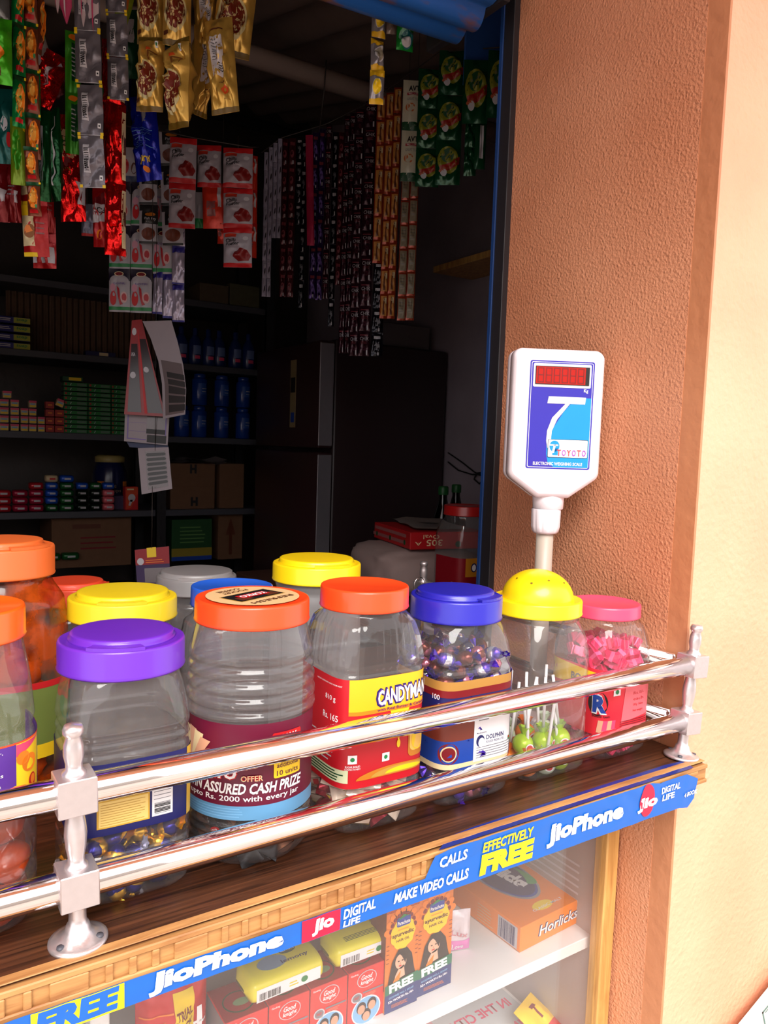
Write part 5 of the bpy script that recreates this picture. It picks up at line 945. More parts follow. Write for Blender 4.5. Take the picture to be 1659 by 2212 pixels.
def gback(g, w_, h):
    g.rect(-w_ / 2, -h / 2, w_ / 2, -h * .45, P('gold_dark', ()), 1); g.rect(-w_ * .28, -h * .14, w_ * .18, h * .28, P('back_label', (226, 220, 226)), 1, r=w_ * .05); g.lines(-w_ * .22, h * .02, w_ * .02, h * .25, 8, GREY, 2, .35); g.lines(w_ * .0, -h * .1, w_ * .14, h * .0, 4, DKG, 2, .4); g.poly([(w_ * .0, -h * .29), (w_ * .12, -h * .23), (w_ * .24, -h * .28), (w_ * .12, -h * .34)], P('diamond', ()), 2); g.ell(w_ * .12, -h * .285, w_ * .03, h * .02, GP, 3); g.rect(-w_ * .3, h * .34, w_ * .2, h * .355, BRN, 2); g.rect(-w_ * .05, -h * .215, w_ * .15, -h * .205, BRN, 2); g.rect(w_ * .05, -h * .38, w_ * .25, -h * .37, GOLDP, 2)
GF_, GB_ = sach('gold_front', GP, gfront, .10, .15, .020, 1, nx=16, nz=20), sach('gold_back', GP, gback, .10, .15, .018, 4, nx=16, nz=20)
DG = 1.42
GL = 'gold spice packets with a red curry bowl print, '
strip(298, 357, -75, 90, DG, 1, GF_, GL + 'upper left one of the gold bunch', 'spice packet', 'gold spice packets', yaw=.10, nm='gold_packet', parts='packet')
strip(300, 358, 82, 236, DG - .01, 1, GF_, GL + 'lower left one of the gold bunch', 'spice packet', 'gold spice packets', yaw=-.12, nm='gold_packet', lean=.03, parts='packet')
strip(355, 412, -70, 96, DG - .03, 1, GF_, GL + 'upper middle one of the gold bunch', 'spice packet', 'gold spice packets', yaw=.25, nm='gold_packet', parts='packet')
strip(366, 418, 86, 268, DG - .03, 1, GF_, GL + 'lower middle one, hanging lowest and twisted', 'spice packet', 'gold spice packets', yaw=-.55, nm='gold_packet', lean=.06, parts='packet')
strip(414, 462, -60, 98, DG + .03, 1, GB_, 'gold spice packet showing its plain back at the top of the bunch', 'spice packet', 'gold spice packets', yaw=.3, nm='gold_packet', lean=-.10, parts='packet')
strip(438, 500, 38, 242, DG - .02, 1, GB_, 'gold spice packet turned to show its white ingredient label', 'spice packet', 'gold spice packets', yaw=-.15, nm='gold_packet', lean=-.12, parts='packet')
strip(478, 560, -75, 118, DG + .02, 1, GF_, GL + 'rightmost of the gold bunch', 'spice packet', 'gold spice packets', yaw=.12, nm='gold_packet', lean=.10, parts='packet')
strip(424, 446, 60, 245, DG + .05, 1, GB_, 'gold spice packet seen edge-on beside the labelled one', 'spice packet', 'gold spice packets', yaw=.9, nm='gold_packet', parts='packet')
strip(352, 376, -10, 268, DG + .08, 3, sach('green_back', foil('green_strip', (16, 84, 50), .3, .3), lambda g, w_, h: g.rect(-w_ * .4, -h * .3, -w_ * .1, h * .3, GREY, 1), seed=3), 'dark green strip hanging behind the gold packets', lean=-.05)
# grey backs with yellow corners
SV = foil('grey_film', (118, 112, 120), .28, .35, .8)
def sback(g, w_, h):
    for sx_ in (-1, 1): g.rect(sx_ * w_ * .46 - w_ * .06, -h * .5, sx_ * w_ * .46 + w_ * .06, -h * .44, YEL, 2); g.rect(sx_ * w_ * .46 - w_ * .06, h * .44, sx_ * w_ * .46 + w_ * .06, h * .5, YEL, 2)
    g.rect(-w_ * .30, -h * .22, -w_ * .04, h * .32, LGREY, 2); g.bars(-w_ * .27, -h * .18, -w_ * .08, h * .26, DKG, 3, 12, None, False); g.rect(w_ * .3, -h * .36, w_ * .42, -h * .26, WHITE, 2); g.ell(w_ * .36, -h * .31, w_ * .03, h * .02, BLACK, 3); g.rect(-w_ * .5, -h * .498, w_ * .5, -h * .488, LGREY, 1)
SB = sach('grey_back', SV, sback, .055, .095, .006, 2, wob=.9)
strip(160, 213, -45, 392, 1.36, 4, SB, 'long strip of grey-backed sachets with yellow corner marks, the longer of two', lean=-.03, yaw=.1)
strip(229, 272, -65, 205, 1.40, 3, SB, 'shorter strip of grey-backed sachets with yellow corners near the gold packets', lean=-.02, yaw=.15)
GN = foil('green_film', (60, 150, 30), .3, .3, .7)
strip(143, 172, 70, 325, 1.42, 2, sach('green_film_sachet', GN, lambda g, w_, h: (g.rect(-w_ * .1, -h * .3, w_ * .3, h * .3, DGRN, 1), g.lines(-w_ * .1, -h * .25, w_ * .2, h * .25, 7, LGREY, 2, .3), g.ell(0, h * .4, w_ * .3, h * .05, ORG, 2)), seed=8, wob=.9), 'bright green sachet strip half hidden behind the grey-backed strip', yaw=.4)
strip(205, 216, 80, 390, 1.40, 4, sach('green_edge', foil('green_strip', ()), None, seed=9), 'narrow dark green strip edge right of the long grey strip', yaw=.9, hang=.2)
# noodle strips
def nood(g, w_, h): g.rect(-w_ / 2, h * .38, w_ / 2, h / 2, DGRN, 1); g.ell(w_ * .05, 0, w_ * .36, h * .32, ORG, 1, n=20); g.ell(0, .06 * h, w_ * .22, h * .2, P('noodle_yellow', (230, 180, 80)), 2, n=18); g.rect(-w_ * .3, -h * .42, w_ * .3, -h * .34, RED, 2); g.ell(w_ * .25, -h * .25, w_ * .08, h * .05, GRN, 3); g.rect(w_ * .4, h * .44, w_ * .55, h * .5, YEL, 3)
NO = sach('noodle', foil('noodle_film', (120, 60, 36), .3, .3, .6), nood, .055, .10, .008, 12, wob=.9); NG = sach('noodle_green', foil('green_bright', (14, 130, 60), .3, .35, .6), nood, .055, .10, .008, 15, wob=.9)
strip(30, 50, -60, 262, 1.26, 3, NG, 'green sachet strip with orange food print, leftmost of the long food strips', yaw=.7); strip(48, 76, -50, 330, 1.29, 4, NO, 'brown and green sachet strip with orange noodles print', yaw=.35, lean=-.02); strip(52, 80, 318, 462, 1.28, 2, NO, 'lower noodle sachets with green borders above the red packets', lean=-.05, yaw=.2)
strip(24, 52, 255, 395, 1.31, 1, sach('lime_pack', foil('lime_film', (120, 150, 30), .3, .3, .7), lambda g, w_, h: (g.ell(0, 0, w_ * .3, h * .3, GN, 1), g.rect(w_ * .4, h * .3, w_ * .5, h * .4, YEL, 2)), .055, .13, .012, 17), 'lime green twisted packet among the long food strips', 'packet', yaw=.3, nm='lime_packet', parts='packet')
strip(84, 92, -20, 110, 1.33, 1, NO, 'thin brown and green sachet strip seen edge-on near the bulb', yaw=.9); strip(64, 86, 150, 260, 1.36, 1, NG, 'green sachet behind the light bulb', yaw=.3)
strip(66, 80, 212, 268, 1.34, 1, sach('yellow_green', foil('lime_film', ()), None, seed=19), 'small lime sachet hanging below the bulb', 'sachet', nm='sachet', parts='film')
def snack(g, w_, h): g.ell(0, -h * .1, w_ * .35, h * .15, ORG, 2); g.rect(-w_ * .1, -h * .4, w_ * .2, -h * .2, BRN, 2); g.ell(-w_ * .1, h * .2, w_ * .25, h * .12, YEL, 2)
strip(-40, 22, 40, 178, 1.22, 1, sach('snack', foil('snack_green', (70, 180, 30), .25, .35, .7), snack, .08, .12, .02, 21, nx=12, nz=16), 'bright green snack packet at the left edge of the photo', 'snack packet', nm='snack_packet', yaw=.3, parts='packet')
strip(-20, 18, -80, 45, 1.24, 1, sach('snack2', foil('snack_silver', (120, 120, 120), .2, .6, .7), None, .06, .1, .012, 22), 'silver packet above the green snack packet at the left edge', 'snack packet', nm='snack_packet', parts='packet')
strip(-15, 32, 190, 348, 1.34, 1, sach('teal_pack', foil('teal_film', (10, 84, 80), .25, .35, .7), lambda g, w_, h: (g.ell(w_ * .1, 0, w_ * .15, h * .1, LGREY, 1), g.ell(w_ * .3, -h * .2, w_ * .12, h * .1, RED, 2), g.rect(-w_ * .4, 0, -w_ * .2, h * .4, LGREY, 1)), .06, .12, .012, 23), 'dark teal packet at the left edge', 'packet', nm='teal_packet', parts='packet')
# light bulb
p = at_d(74, 110, 1.48); bu = thing('light_bulb', 'white LED light bulb hanging on its cord among the packets at upper left', 'light bulb', (p.x, p.y, p.z))
g = G(); g.lathe([(0, -.042), (.012, -.041), (.021, -.035), (.027, -.024), (.0285, -.012), (.0275, 0)], P('bulb_diffuser', (196, 190, 190), rough=.3), 36); g.build('diffuser', bu)
g = G(); g.lathe([(.0275, 0), (.027, .004), (.022, .02), (.017, .036), (.0155, .042)], P('bulb_body', (226, 218, 212), rough=.4), 36); g.build('bulb_body', bu)
g = G(); g.lathe([(.0135, .042), (.0135, .06), (.017, .061), (.018, .085), (.010, .094), (0, .095)], BLACK, 24); g.build('holder', bu); g = G(); g.tube([(0, 0, .09), (0, .005, .25), (.0, 0, .5)], .0025, BLACK, 8); g.build('cord', bu)
# pink and white pointed packets at the top
for k, (a, b, c) in enumerate(((117, 125, 24), (123, 152, 46), (168, 184, 52), (184, 212, 82))):
    T = at_d((a + b) / 2, -40, 1.33 + .01 * k); B = at_d((a + b) / 2 + 4, c, 1.33 + .01 * k); w_ = (b - a) / F * 1.33; Hh = T.z - B.z; g = G(); PWM = P('pouch_white_thin', (216, 196, 202), rough=.35); PKM = P('pouch_pink_thin', (196, 70, 110), rough=.35)
    V = [(-w_ / 2, 0, 0), (w_ / 2, 0, 0), (w_ / 2, .004, -Hh * .55), (w_ * .15, .002, -Hh), (-w_ / 2, -.002, -Hh * .35), (0, -.006, -Hh * .4)]; V2 = [(x, y + .003, z) for x, y, z in V]
    g.add(V + V2, [[0, 5, 1], [1, 5, 2], [2, 5, 3], [3, 5, 4], [4, 5, 0], [6, 7, 11], [7, 8, 11], [8, 9, 11], [9, 10, 11], [10, 6, 11]], PKM if k == 1 else PWM)
    g.add([(w_ * .05, -.0068, -Hh * .1), (w_ * .18, -.0066, -Hh * .1), (w_ * .22, -.0045, -Hh * .9), (w_ * .12, -.006, -Hh * .7)], [[0, 1, 2, 3]], PKM if k != 1 else PWM)
    o = g.build('pointed_packet', None, T, (0, 0, FY)); tag(o, ('small white pointed packet, leftmost of the pointed packets at the top', 'pink pointed packet between the white ones at the top', 'narrow white and pink pointed packet at the top', 'white pointed packet with a pink stripe over the grey strip')[k], 'packet', 'pointed packets at the top')
# yellow/green packet behind, red foils, blue packet
strip(268, 300, -30, 52, 1.5, 1, sach('yg', foil('yg_film', (170, 190, 30), .3, .2), lambda g, w_, h: g.rect(-w_ * .3, -h * .2, w_ * .3, h * .2, ORG, 1), seed=30), 'yellow-green packet left of the gold bunch', 'packet', nm='yellow_green_packet', parts='packet', lean=.3)
strip(270, 300, 25, 165, 1.55, 1, sach('dg', foil('green_strip', ()), lambda g, w_, h: g.rect(-w_ * .2, 0, w_ * .3, h * .35, LGREY, 1), .06, .12, .01, 31), 'dark green packet between the grey strip and gold bunch', 'packet', nm='green_packet', parts='packet')
RFW = foil('bright_red_foil', (214, 20, 20), .16, .8, 1.0)
strip(98, 158, 118, 232, 1.44, 1, sach('red_foil_a', RFW, lambda g, w_, h: (g.poly([(-w_ * .1, -h * .3), (0, -h * .3), (w_ * .4, h * .3), (w_ * .3, h * .35)], LGREY, 1)), .07, .10, .022, 33, nx=14, nz=16, wob=1.2), 'crumpled shiny red foil pouch hanging below the bulb', 'foil pouch', nm='red_foil_pouch', lean=.45, parts='pouch')
def chil(g, w_, h): g.rect(-w_ / 2, h * .08, w_ * .3, h * .34, CREAM, 1); g.text('CHILLI', -w_ * .42, h * .12, w_ * .22, h * .19, BLACK, 2, .02, flip=True); g.text('POWDER', -w_ * .42, h * .22, w_ * .22, h * .28, BLACK, 2, .02, flip=True); g.ell(-w_ * .1, h * .04, w_ * .12, h * .05, DRED, 3); g.rect(w_ * .3, -h * .36, w_ * .5, -h * .16, LGREY, 2); g.ell(-w_ * .1, -h * .06, w_ * .2, h * .04, GOLDP, 2)
strip(124, 180, 245, 475, 1.5, 1, sach('chilli_pouch', RFW, chil, .085, .18, .016, 35, nx=14, nz=20, wob=.8, seal=.05), 'tall red foil chilli pouch hanging upside down', 'foil pouch', nm='red_foil_pouch', lean=-.04, parts='pouch')
for k, (a, b, c, d_, lab) in enumerate(((222, 268, 85, 232, 'upper shiny red foil pouch right of the long grey strip'), (226, 270, 225, 402, 'middle shiny red foil pouch left of the blue packet'), (228, 270, 396, 548, 'lowest shiny red foil pouch, bulging, above the radish sachets'))):
    strip(a, b, c, d_, 1.46, 1, sach('red_foil_%d' % k, RFW, lambda g, w_, h: (g.rect(w_ * .34, -h * .4, w_ * .5, h * .4, CREAM, 1), g.rect(w_ * .38, -h * .1, w_ * .5, h * .1, BRN, 2)), .07, .14, .020, 40 + k, nx=10, nz=18, wob=.5), lab, 'foil pouch', nm='red_foil_pouch', yaw=.3, parts='pouch')
def ruby(g, w_, h): g.text('RUBY', -w_ * .25, -h * .31, w_ * .2, -h * .24, YEL, 2, .03, flip=True); g.lines(-w_ * .35, -h * .15, w_ * .35, h * .08, 8, LBLUE, 2, .12); g.ell(0, -h * .38, w_ * .1, h * .03, ORG, 2); g.rect(w_ * .0, h * .15, w_ * .2, h * .4, GREY, 2)
strip(277, 334, 205, 385, 1.5, 1, sach('ruby', foil('blue_film', (16, 30, 150), .22, .3, .8), ruby, .075, .14, .018, 50, nx=14, nz=18, wob=.8), 'dark blue packet with yellow upside-down lettering below the gold bunch', 'packet', nm='blue_packet', lean=-.10, parts='packet')
strip(318, 338, 195, 330, 1.56, 1, sach('rw', foil('red_white_film', (196, 30, 40), .3, .2), lambda g, w_, h: (g.rect(-w_ / 2, h * .1, w_ / 2, h * .4, WHITE, 1), g.rect(-w_ / 2, -h * .4, w_ / 2, -h * .2, WHITE, 1)), .05, .12, .008, 51), 'red and white packet edge behind the dark blue packet', 'packet', nm='red_white_packet', parts='packet')
strip(258, 290, 60, 235, 1.6, 2, sach('indigo', foil('indigo_film', (30, 16, 70), .3, .3), lambda g, w_, h: g.rect(-w_ * .1, -h * .2, w_ * .3, h * .3, LGREY, 1), seed=52), 'deep indigo strip behind the grey-backed strip', lean=.05, hang=.3)
def podi(g, w_, h): g.rect(-w_ / 2, -h * .1, w_ / 2, h * .2, LGREY, 1); g.text('PODI', -w_ * .4, h * .05, w_ * .35, h * .15, BLACK, 2, .02, flip=True); g.poly([(-w_ / 2, h * .2), (w_ / 2, h * .5), (w_ / 2, h * .2)], DRED, 1); g.ell(0, -h * .3, w_ * .2, h * .08, ORG, 2)
strip(200, 235, 405, 530, 1.52, 1, sach('podi', foil('red_film', (170, 20, 24), .3, .3), podi, .06, .12, .012, 54), 'red and white packet hanging upside down beside the lowest red foil pouch', 'packet', nm='red_white_packet', parts='packet')
strip(176, 200, 440, 508, 1.7, 1, sach('gb', foil('grey_blue_film', (120, 120, 140), .3, .4), lambda g, w_, h: g.rect(-w_ / 2, -h * .5, w_ / 2, -h * .42, RED, 1), seed=55), 'grey-blue packet behind the tall chilli pouch', 'packet', nm='grey_packet', parts='packet', hang=.5)
GFD = foil('dark_green_foil', (8, 70, 30), .2, .6, 1)
strip(84, 108, 240, 430, 1.38, 1, sach('gfa', GFD, lambda g, w_, h: g.rect(-w_ * .45, -h * .3, -w_ * .15, h * .3, GREY, 1), .04, .14, .014, 56), 'dark green foil pouch left of its twin', 'foil pouch', nm='green_foil_pouch', yaw=.4, parts='pouch')
strip(109, 133, 235, 430, 1.40, 1, sach('gfb', GFD, lambda g, w_, h: g.rect(w_ * .1, -h * .35, w_ * .2, h * .4, LGREY, 1), .04, .14, .014, 57), 'dark green foil pouch right of its twin, beside the chilli pouch', 'foil pouch', nm='green_foil_pouch', yaw=-.3, parts='pouch')
def red2(g, w_, h): g.rect(-w_ / 2, h * .3, w_ * .1, h / 2, YEL, 2); g.rect(-w_ / 2, -h * .3, w_ * .0, h * .3, CREAM, 1); g.ell(-w_ * .2, 0, w_ * .24, h * .14, P('masala2', ()), 2); g.ell(-w_ * .2, 0, w_ * .2, h * .11, ORG, 3); g.lines(w_ * .08, -h * .1, w_ * .4, h * .2, 3, P('rose_dim', (150, 90, 90)), 2, .3); g.rect(-w_ / 2, -h * .5, w_ * .05, -h * .42, YEL, 2)
R2S = sach('red_cream', foil('red_film', ()), red2, .07, .12, .008, 58)
strip(45, 98, 335, 550, 1.47, 2, R2S, 'red and cream sachet strip with yellow tabs at lower left', lean=-.03); strip(92, 116, 398, 500, 1.52, 1, R2S, 'red and cream sachet behind the yellow-tabbed strip', 'sachet', nm='sachet', parts='film'); strip(72, 122, 470, 578, 1.54, 1, sach('red_silver', foil('red_film', ()), lambda g, w_, h: (g.rect(-w_ * .5, -h * .4, -w_ * .3, 0, LGREY, 1), g.rect(-w_ * .1, -h * .4, w_ * .1, -h * .1, LGREY, 1), g.rect(w_ * .2, -h * .4, w_ * .45, -h * .1, LGREY, 1)), .07, .12, .01, 59), 'red packet with silver back panels, lowest at the left', 'packet', nm='red_packet', parts='packet')
for k, (a, b, c, d_) in enumerate(((-20, 22, 345, 478), (18, 46, 350, 478))): strip(a, b, c, d_, 1.45, 1, sach('rp%d' % k, foil('deep_red_film', (120, 12, 20), .25, .4), lambda g, w_, h: (g.lines(-w_ * .3, -h * .1, w_ * .2, h * .1, 3, GREY, 1, .3), g.rect(w_ * .2, -h * .2, w_ * .4, 0, LGREY, 1)), .07, .12, .014, 60 + k), ('deep red packet cut by the left edge', 'deep red packet just inside the left edge')[k], 'packet', nm='red_packet', parts='packet')
# masala sachets in the middle
def fish(g, w_, h): g.rect(-w_ / 2, h * .34, w_ / 2, h / 2, BLACK, 1); g.rect(-w_ * .35, h * .0, w_ * .5, h * .34, BLACK, 1, r=w_ * .04); g.ell(w_ * .1, h * .25, w_ * .28, h * .05, P('fish_flame', (190, 110, 30)), 2); g.text('Fish Fry', -w_ * .18, h * .08, w_ * .42, h * .17, LGREY, 3, .02); g.text('Masala', w_ * .0, h * .03, w_ * .25, h * .06, GREY, 3, .0); g.ell(w_ * .02, -h * .25, w_ * .38, h * .16, P('fish_brown', (110, 50, 30), var=.4, scale=150), 1); g.rect(-w_ / 2, -h / 2, w_ / 2, -h * .44, BLACK, 1)
FS = sach('fish', P('sachet_white', (168, 162, 170), rough=.35), fish, .06, .085, .005, 62)
strip(302, 342, 272, 521, 1.95, 3, FS, 'left strip of black and white fish fry masala sachets', group='fish fry masala strips', lean=.0); strip(343, 388, 270, 524, 1.94, 3, FS, 'right strip of black and white fish fry masala sachets', group='fish fry masala strips', lean=-.04)
def radish(g, w_, h): g.rect(-w_ / 2, h * .22, w_ / 2, h / 2, P('aubergine', (26, 14, 40)), 1); g.ell(0, h * .20, w_ * .47, h * .16, P('sachet_white', ()), 2, n=20); g.ell(0, h * .38, w_ * .22, h * .055, CREAM, 3); g.ell(0, h * .38, w_ * .18, h * .04, DRED, 4); g.ell(-w_ * .28, -h * .18, w_ * .15, h * .17, RED, 3); g.ell(-w_ * .30, h * .06, w_ * .14, h * .09, P('radish_pink', (210, 150, 170)), 3); g.poly([(-w_ * .1, h * .1), (w_ * .02, h * .04), (w_ * .1, -h * .25), (w_ * .2, -h * .32), (w_ * .05, -h * .34), (-w_ * .06, -h * .1)], P('radish_red', (180, 40, 50)), 3); g.ell(w_ * .24, -h * .16, w_ * .17, h * .13, P('radish_pale', (210, 170, 170)), 3); g.ell(w_ * .25, -h * .16, w_ * .11, h * .09, P('radish_red', ()), 4); g.rect(-w_ / 2, -h * .46, w_ / 2, -h * .38, GRN, 4); g.text('KASHMIRI', -w_ * .25, h * .13, w_ * .3, h * .18, PURP, 4, .0)
RS_ = sach('radish', P('sachet_white', ()), radish, .06, .105, .004, 64)
for k, (a, b, c, d_, n_) in enumerate(((236, 282, 392, 670, 3), (283, 331, 392, 672, 3), (331, 373, 392, 588, 2))): strip(a, b, c, d_, 1.98, n_, RS_, '%s column of dark-topped sachets printed with red vegetables' % ('left', 'middle', 'right')[k], group='vegetable print sachet strips', jit=.03)
strip(258, 300, 318, 398, 2.0, 1, sach('rot_top', P('sachet_white', ()), lambda g, w_, h: (g.rect(-w_ / 2, -h / 2, w_ / 2, -h * .25, P('dusk_blue', (50, 60, 100)), 1), g.ell(-w_ * .2, h * .0, w_ * .2, h * .2, P('radish_red', ()), 1), g.ell(w_ * .25, -h * .05, w_ * .15, h * .15, BRN, 1)), seed=66), 'white sachet with round food prints behind the blue packet', 'sachet', nm='sachet', parts='film')
BW = foil('pale_violet_film', (176, 166, 186), .25, .3, .8)
def bwf(g, w_, h): g.rect(-w_ / 2, h * .36, w_ / 2, h / 2, P('film_indigo', (44, 36, 130)), 1); g.rect(-w_ / 2, -h / 2, w_ / 2, -h * .45, P('film_indigo', ()), 1)
BWS = sach('bw', BW, bwf, .05, .09, .007, 67, wob=.9)
strip(374, 400, 455, 692, 1.98, 3, BWS, 'pale violet back-facing sachet strip with indigo bands, rightmost', yaw=.1); strip(331, 352, 588, 678, 2.0, 1, BWS, 'pale sachet below the right vegetable print column, left one', 'sachet', nm='sachet', parts='film'); strip(352, 374, 592, 686, 2.0, 1, BWS, 'pale sachet below the right vegetable print column, right one', 'sachet', nm='sachet', parts='film')
def chp(g, w_, h): g.rect(-w_ / 2, h * .36, w_ / 2, h / 2, RED, 1); g.rect(-w_ / 2, -h / 2, w_ / 2, -h * .4, RED, 1); g.rect(-w_ * .42, h * .24, -w_ * .02, h * .34, P('brand_red', (214, 60, 40)), 2); g.text('Chilli', -w_ * .4, h * .12, -w_ * .02, h * .20, DKG, 2, .03); g.text('Powder', -w_ * .4, h * .04, w_ * .1, h * .12, DKG, 2, .03); g.lines(-w_ * .4, -h * .02, -w_ * .05, h * .02, 2, GREY, 2, .2); g.poly([(-w_ * .12, -h * .25), (-w_ * .08, -h * .12), (w_ * .12, -h * .02), (w_ * .36, -h * .08), (w_ * .48, -h * .22), (w_ * .40, -h * .34), (w_ * .05, -h * .36)], P('chilli_heap', (130, 16, 16), var=.3, scale=200), 3); g.ell(w_ * .3, h * .22, w_ * .1, h * .05, LGREY, 2)
CH = sach('chilli', P('chilli_white', (168, 160, 170), rough=.35), chp, .068, .115, .012, 70, nx=12, nz=14); CHB = sach('chilli_back', foil('orange_red_film', (214, 50, 26), .3, .2), lambda g, w_, h: (g.rect(-w_ * .3, -h * .25, w_ * .05, h * .1, P('rose_dim', ()), 1), g.rect(w_ * .15, -h * .05, w_ * .3, h * .4, LGREY, 1), g.rect(-w_ * .5, h * .44, w_ * .5, h * .5, RED, 1)), .068, .115, .012, 71)
strip(369, 426, 300, 488, 1.9, 2, CH, 'left strip of white and red chilli powder packets', group='chilli powder strips', lean=.02, yaw=.1); strip(427, 479, 315, 402, 1.93, 1, CH, 'single white chilli powder packet between the two strips', 'spice packet', nm='chilli_packet', parts='packet', yaw=-.05)
strip(436, 488, 396, 492, 1.94, 1, CHB, 'orange-red back of a chilli powder packet, hanging at the centre', 'spice packet', nm='chilli_packet', parts='packet', lean=-.05); strip(483, 546, 320, 572, 1.9, 3, CH, 'right strip of white and red chilli powder packets, hanging lowest', group='chilli powder strips', lean=-.01, hang=.03); strip(532, 556, 335, 552, 1.95, 3, CHB, 'orange-red packet strip seen from the back, far right of the chilli packets', yaw=.5)
strip(416, 440, 415, 490, 1.97, 1, sach('white_green', P('sachet_white', ()), lambda g, w_, h: g.rect(-w_ / 2, -h / 2, w_ / 2, -h * .25, GRN, 1), seed=73), 'white sachet with a green foot between the chilli packets', 'sachet', nm='sachet', parts='film'); strip(470, 490, 470, 525, 1.955, 1, CHB, 'small red and white corner of a packet beside the lowest chilli packets', 'sachet', nm='sachet', parts='film', hang=.3)
# long sachet strips on the right
def lav(g, w_, h): g.poly([(0, -h * .3), (w_ * .3, -h * .15), (w_ * .35, h * .15), (w_ * .1, h * .05)], DKG, 1); g.rect(-w_ * .48, -h * .48, -w_ * .3, h * .48, P('lav_line', (150, 144, 170)), 1); g.lines(-w_ * .2, h * .2, w_ * .3, h * .4, 3, GREY, 1, .3)
LV = sach('lavender', P('lavender_film', (172, 164, 186), rough=.3), lav, .04, .055, .004, 80)
for k, (a, b, c, d_, n_) in enumerate(((571, 580, 330, 636, 8), (581, 590, 318, 636, 8), (591, 600, 310, 510, 5), (601, 610, 300, 510, 5))): strip(a, b, c, d_, 2.4, n_, LV, '%s pale lavender sachet strip at the left end of the hanging row' % ('first', 'second', 'third', 'fourth')[k], group='pale lavender sachet strips', jit=.02)
def dkf(c1, c2=None): return lambda g, w_, h: (g.ell(0, -h * .1, w_ * .25, h * .15, c1, 1), g.rect(-w_ * .3, h * .22, w_ * .3, h * .34, c2 or c1, 1), g.rect(w_ * .05, -h * .46, w_ * .2, -h * .34, LGREY, 2))
MF, NFI, VFI = foil('maroon_film', (74, 16, 26), .22, .35, .7), foil('blackish_film', (26, 24, 32), .18, .5, .8), foil('violet_film', (52, 24, 84), .2, .5, .8)
MS, NS, VS_ = sach('maroon', MF, dkf(P('dim_pink', (130, 50, 60))), .045, .07, .004, 82), sach('noir', NFI, dkf(GREY, LGREY), .045, .07, .005, 83, wob=.9), sach('violet', VFI, dkf(PURP, P('dim_pink', ())), .045, .07, .005, 84, wob=.9)
def chik(g, w_, h): g.text('CHIK', -w_ * .38, h * .12, w_ * .4, h * .26, LGREY, 2, .0); g.rect(-w_ * .4, h * .32, w_ * .3, h * .36, P('dim_pink', ()), 1); g.lines(-w_ * .3, -.02 * h, w_ * .3, h * .09, 3, P('dim_pink', ()), 1, .3); g.ell(0, -h * .2, w_ * .15, h * .1, P('dim_wine', (70, 24, 40)), 1); g.rect(w_ * .18, -h * .46, w_ * .3, -h * .26, LGREY, 2)
CK = sach('chik', foil('wine_film', (52, 16, 30), .22, .4, .7), chik, .05, .085, .005, 86)
L_ = [(610, 624, 300, 636, 2.42, 6, MS, 'maroon sachet strip right of the lavender strips'), (625, 640, 298, 636, 2.40, 6, MS, 'second maroon sachet strip, with a shiny top'), (641, 655, 296, 480, 2.42, 4, NS, 'short blackish shiny strip left of the pink strip'), (652, 664, 300, 660, 2.44, 6, NS, 'blackish strip with pale tabs beside the pink strip'), (676, 690, 288, 640, 2.40, 6, VS_, 'violet shiny sachet strip right of the pink strip'), (690, 704, 280, 642, 2.41, 6, VS_, 'second violet sachet strip'), (705, 718, 268, 640, 2.40, 7, CK, 'first dark wine shampoo sachet strip'), (719, 732, 285, 700, 2.44, 7, NS, 'black strip with white square tabs'), (732, 745, 285, 610, 2.42, 6, MS, 'maroon strip between the black tabbed strip and the wine strips'), (745, 757, 250, 758, 2.38, 9, CK, 'wine coloured shampoo sachet strip, second of the long ones'), (757, 769, 245, 758, 2.39, 9, CK, 'wine coloured shampoo sachet strip, third of the long ones'), (769, 789, 236, 764, 2.36, 10, CK, 'wine coloured shampoo sachet strip, fourth of the long ones'), (790, 815, 218, 764, 2.34, 10, CK, 'wine coloured shampoo sachet strip, widest and nearest the orange strips'), (808, 832, 562, 768, 2.36, 4, NS, 'blackish strip under the narrow orange strip')]
for (a, b, c, d_, D, n_, me, lab) in L_: strip(a, b, c, d_, D, n_, me, lab, group='dark shampoo sachet strips', jit=.04)
strip(660, 676, 292, 526, 2.38, 1, sach('pink', foil('pink_film', (196, 40, 84), .25, .3, .8), None, .04, .3, .004, 88, nx=6, nz=30, seal=.02), 'plain bright pink strip among the dark shampoo strips', jit=.01, lean=-.04)
def orf(g, w_, h): g.rect(-w_ * .38, -h * .40, w_ * .38, h * .42, P('amber_panel', (196, 130, 60)), 1); g.poly([(-w_ * .15, -h * .35), (w_ * .15, -h * .35), (w_ * .06, .0), (w_ * .18, h * .3), (0, h * .38), (-w_ * .05, h * .2), (-w_ * .1, 0)], BRN, 2); g.ell(w_ * .08, h * .26, w_ * .09, h * .07, CREAM, 3); g.rect(w_ * .15, h * .1, w_ * .34, h * .34, CREAM, 2)
OS = sach('orange_sachet', foil('brick_film', (150, 50, 20), .25, .25, .5), orf, .045, .075, .005, 90)
strip(815, 834, 208, 562, 2.24, 7, OS, 'narrow orange sachet strip, left of the double one', group='orange sachet strips', jit=.03); strip(835, 852, 200, 682, 2.24, 9, OS, 'left half of the double orange sachet strip', group='orange sachet strips', jit=.03); strip(852, 869, 190, 682, 2.23, 9, OS, 'right half of the double orange sachet strip', group='orange sachet strips', jit=.03)
BE = sach('beige_back', foil('brick_film', ()), lambda g, w_, h: (g.rect(-w_ * .42, -h * .42, w_ * .42, h * .42, P('beige_panel', (130, 116, 92)), 1), g.lines(-w_ * .3, -h * .2, w_ * .3, h * .3, 4, P('beige_dim', (100, 90, 76)), 2, .3)), .045, .06, .004, 91)
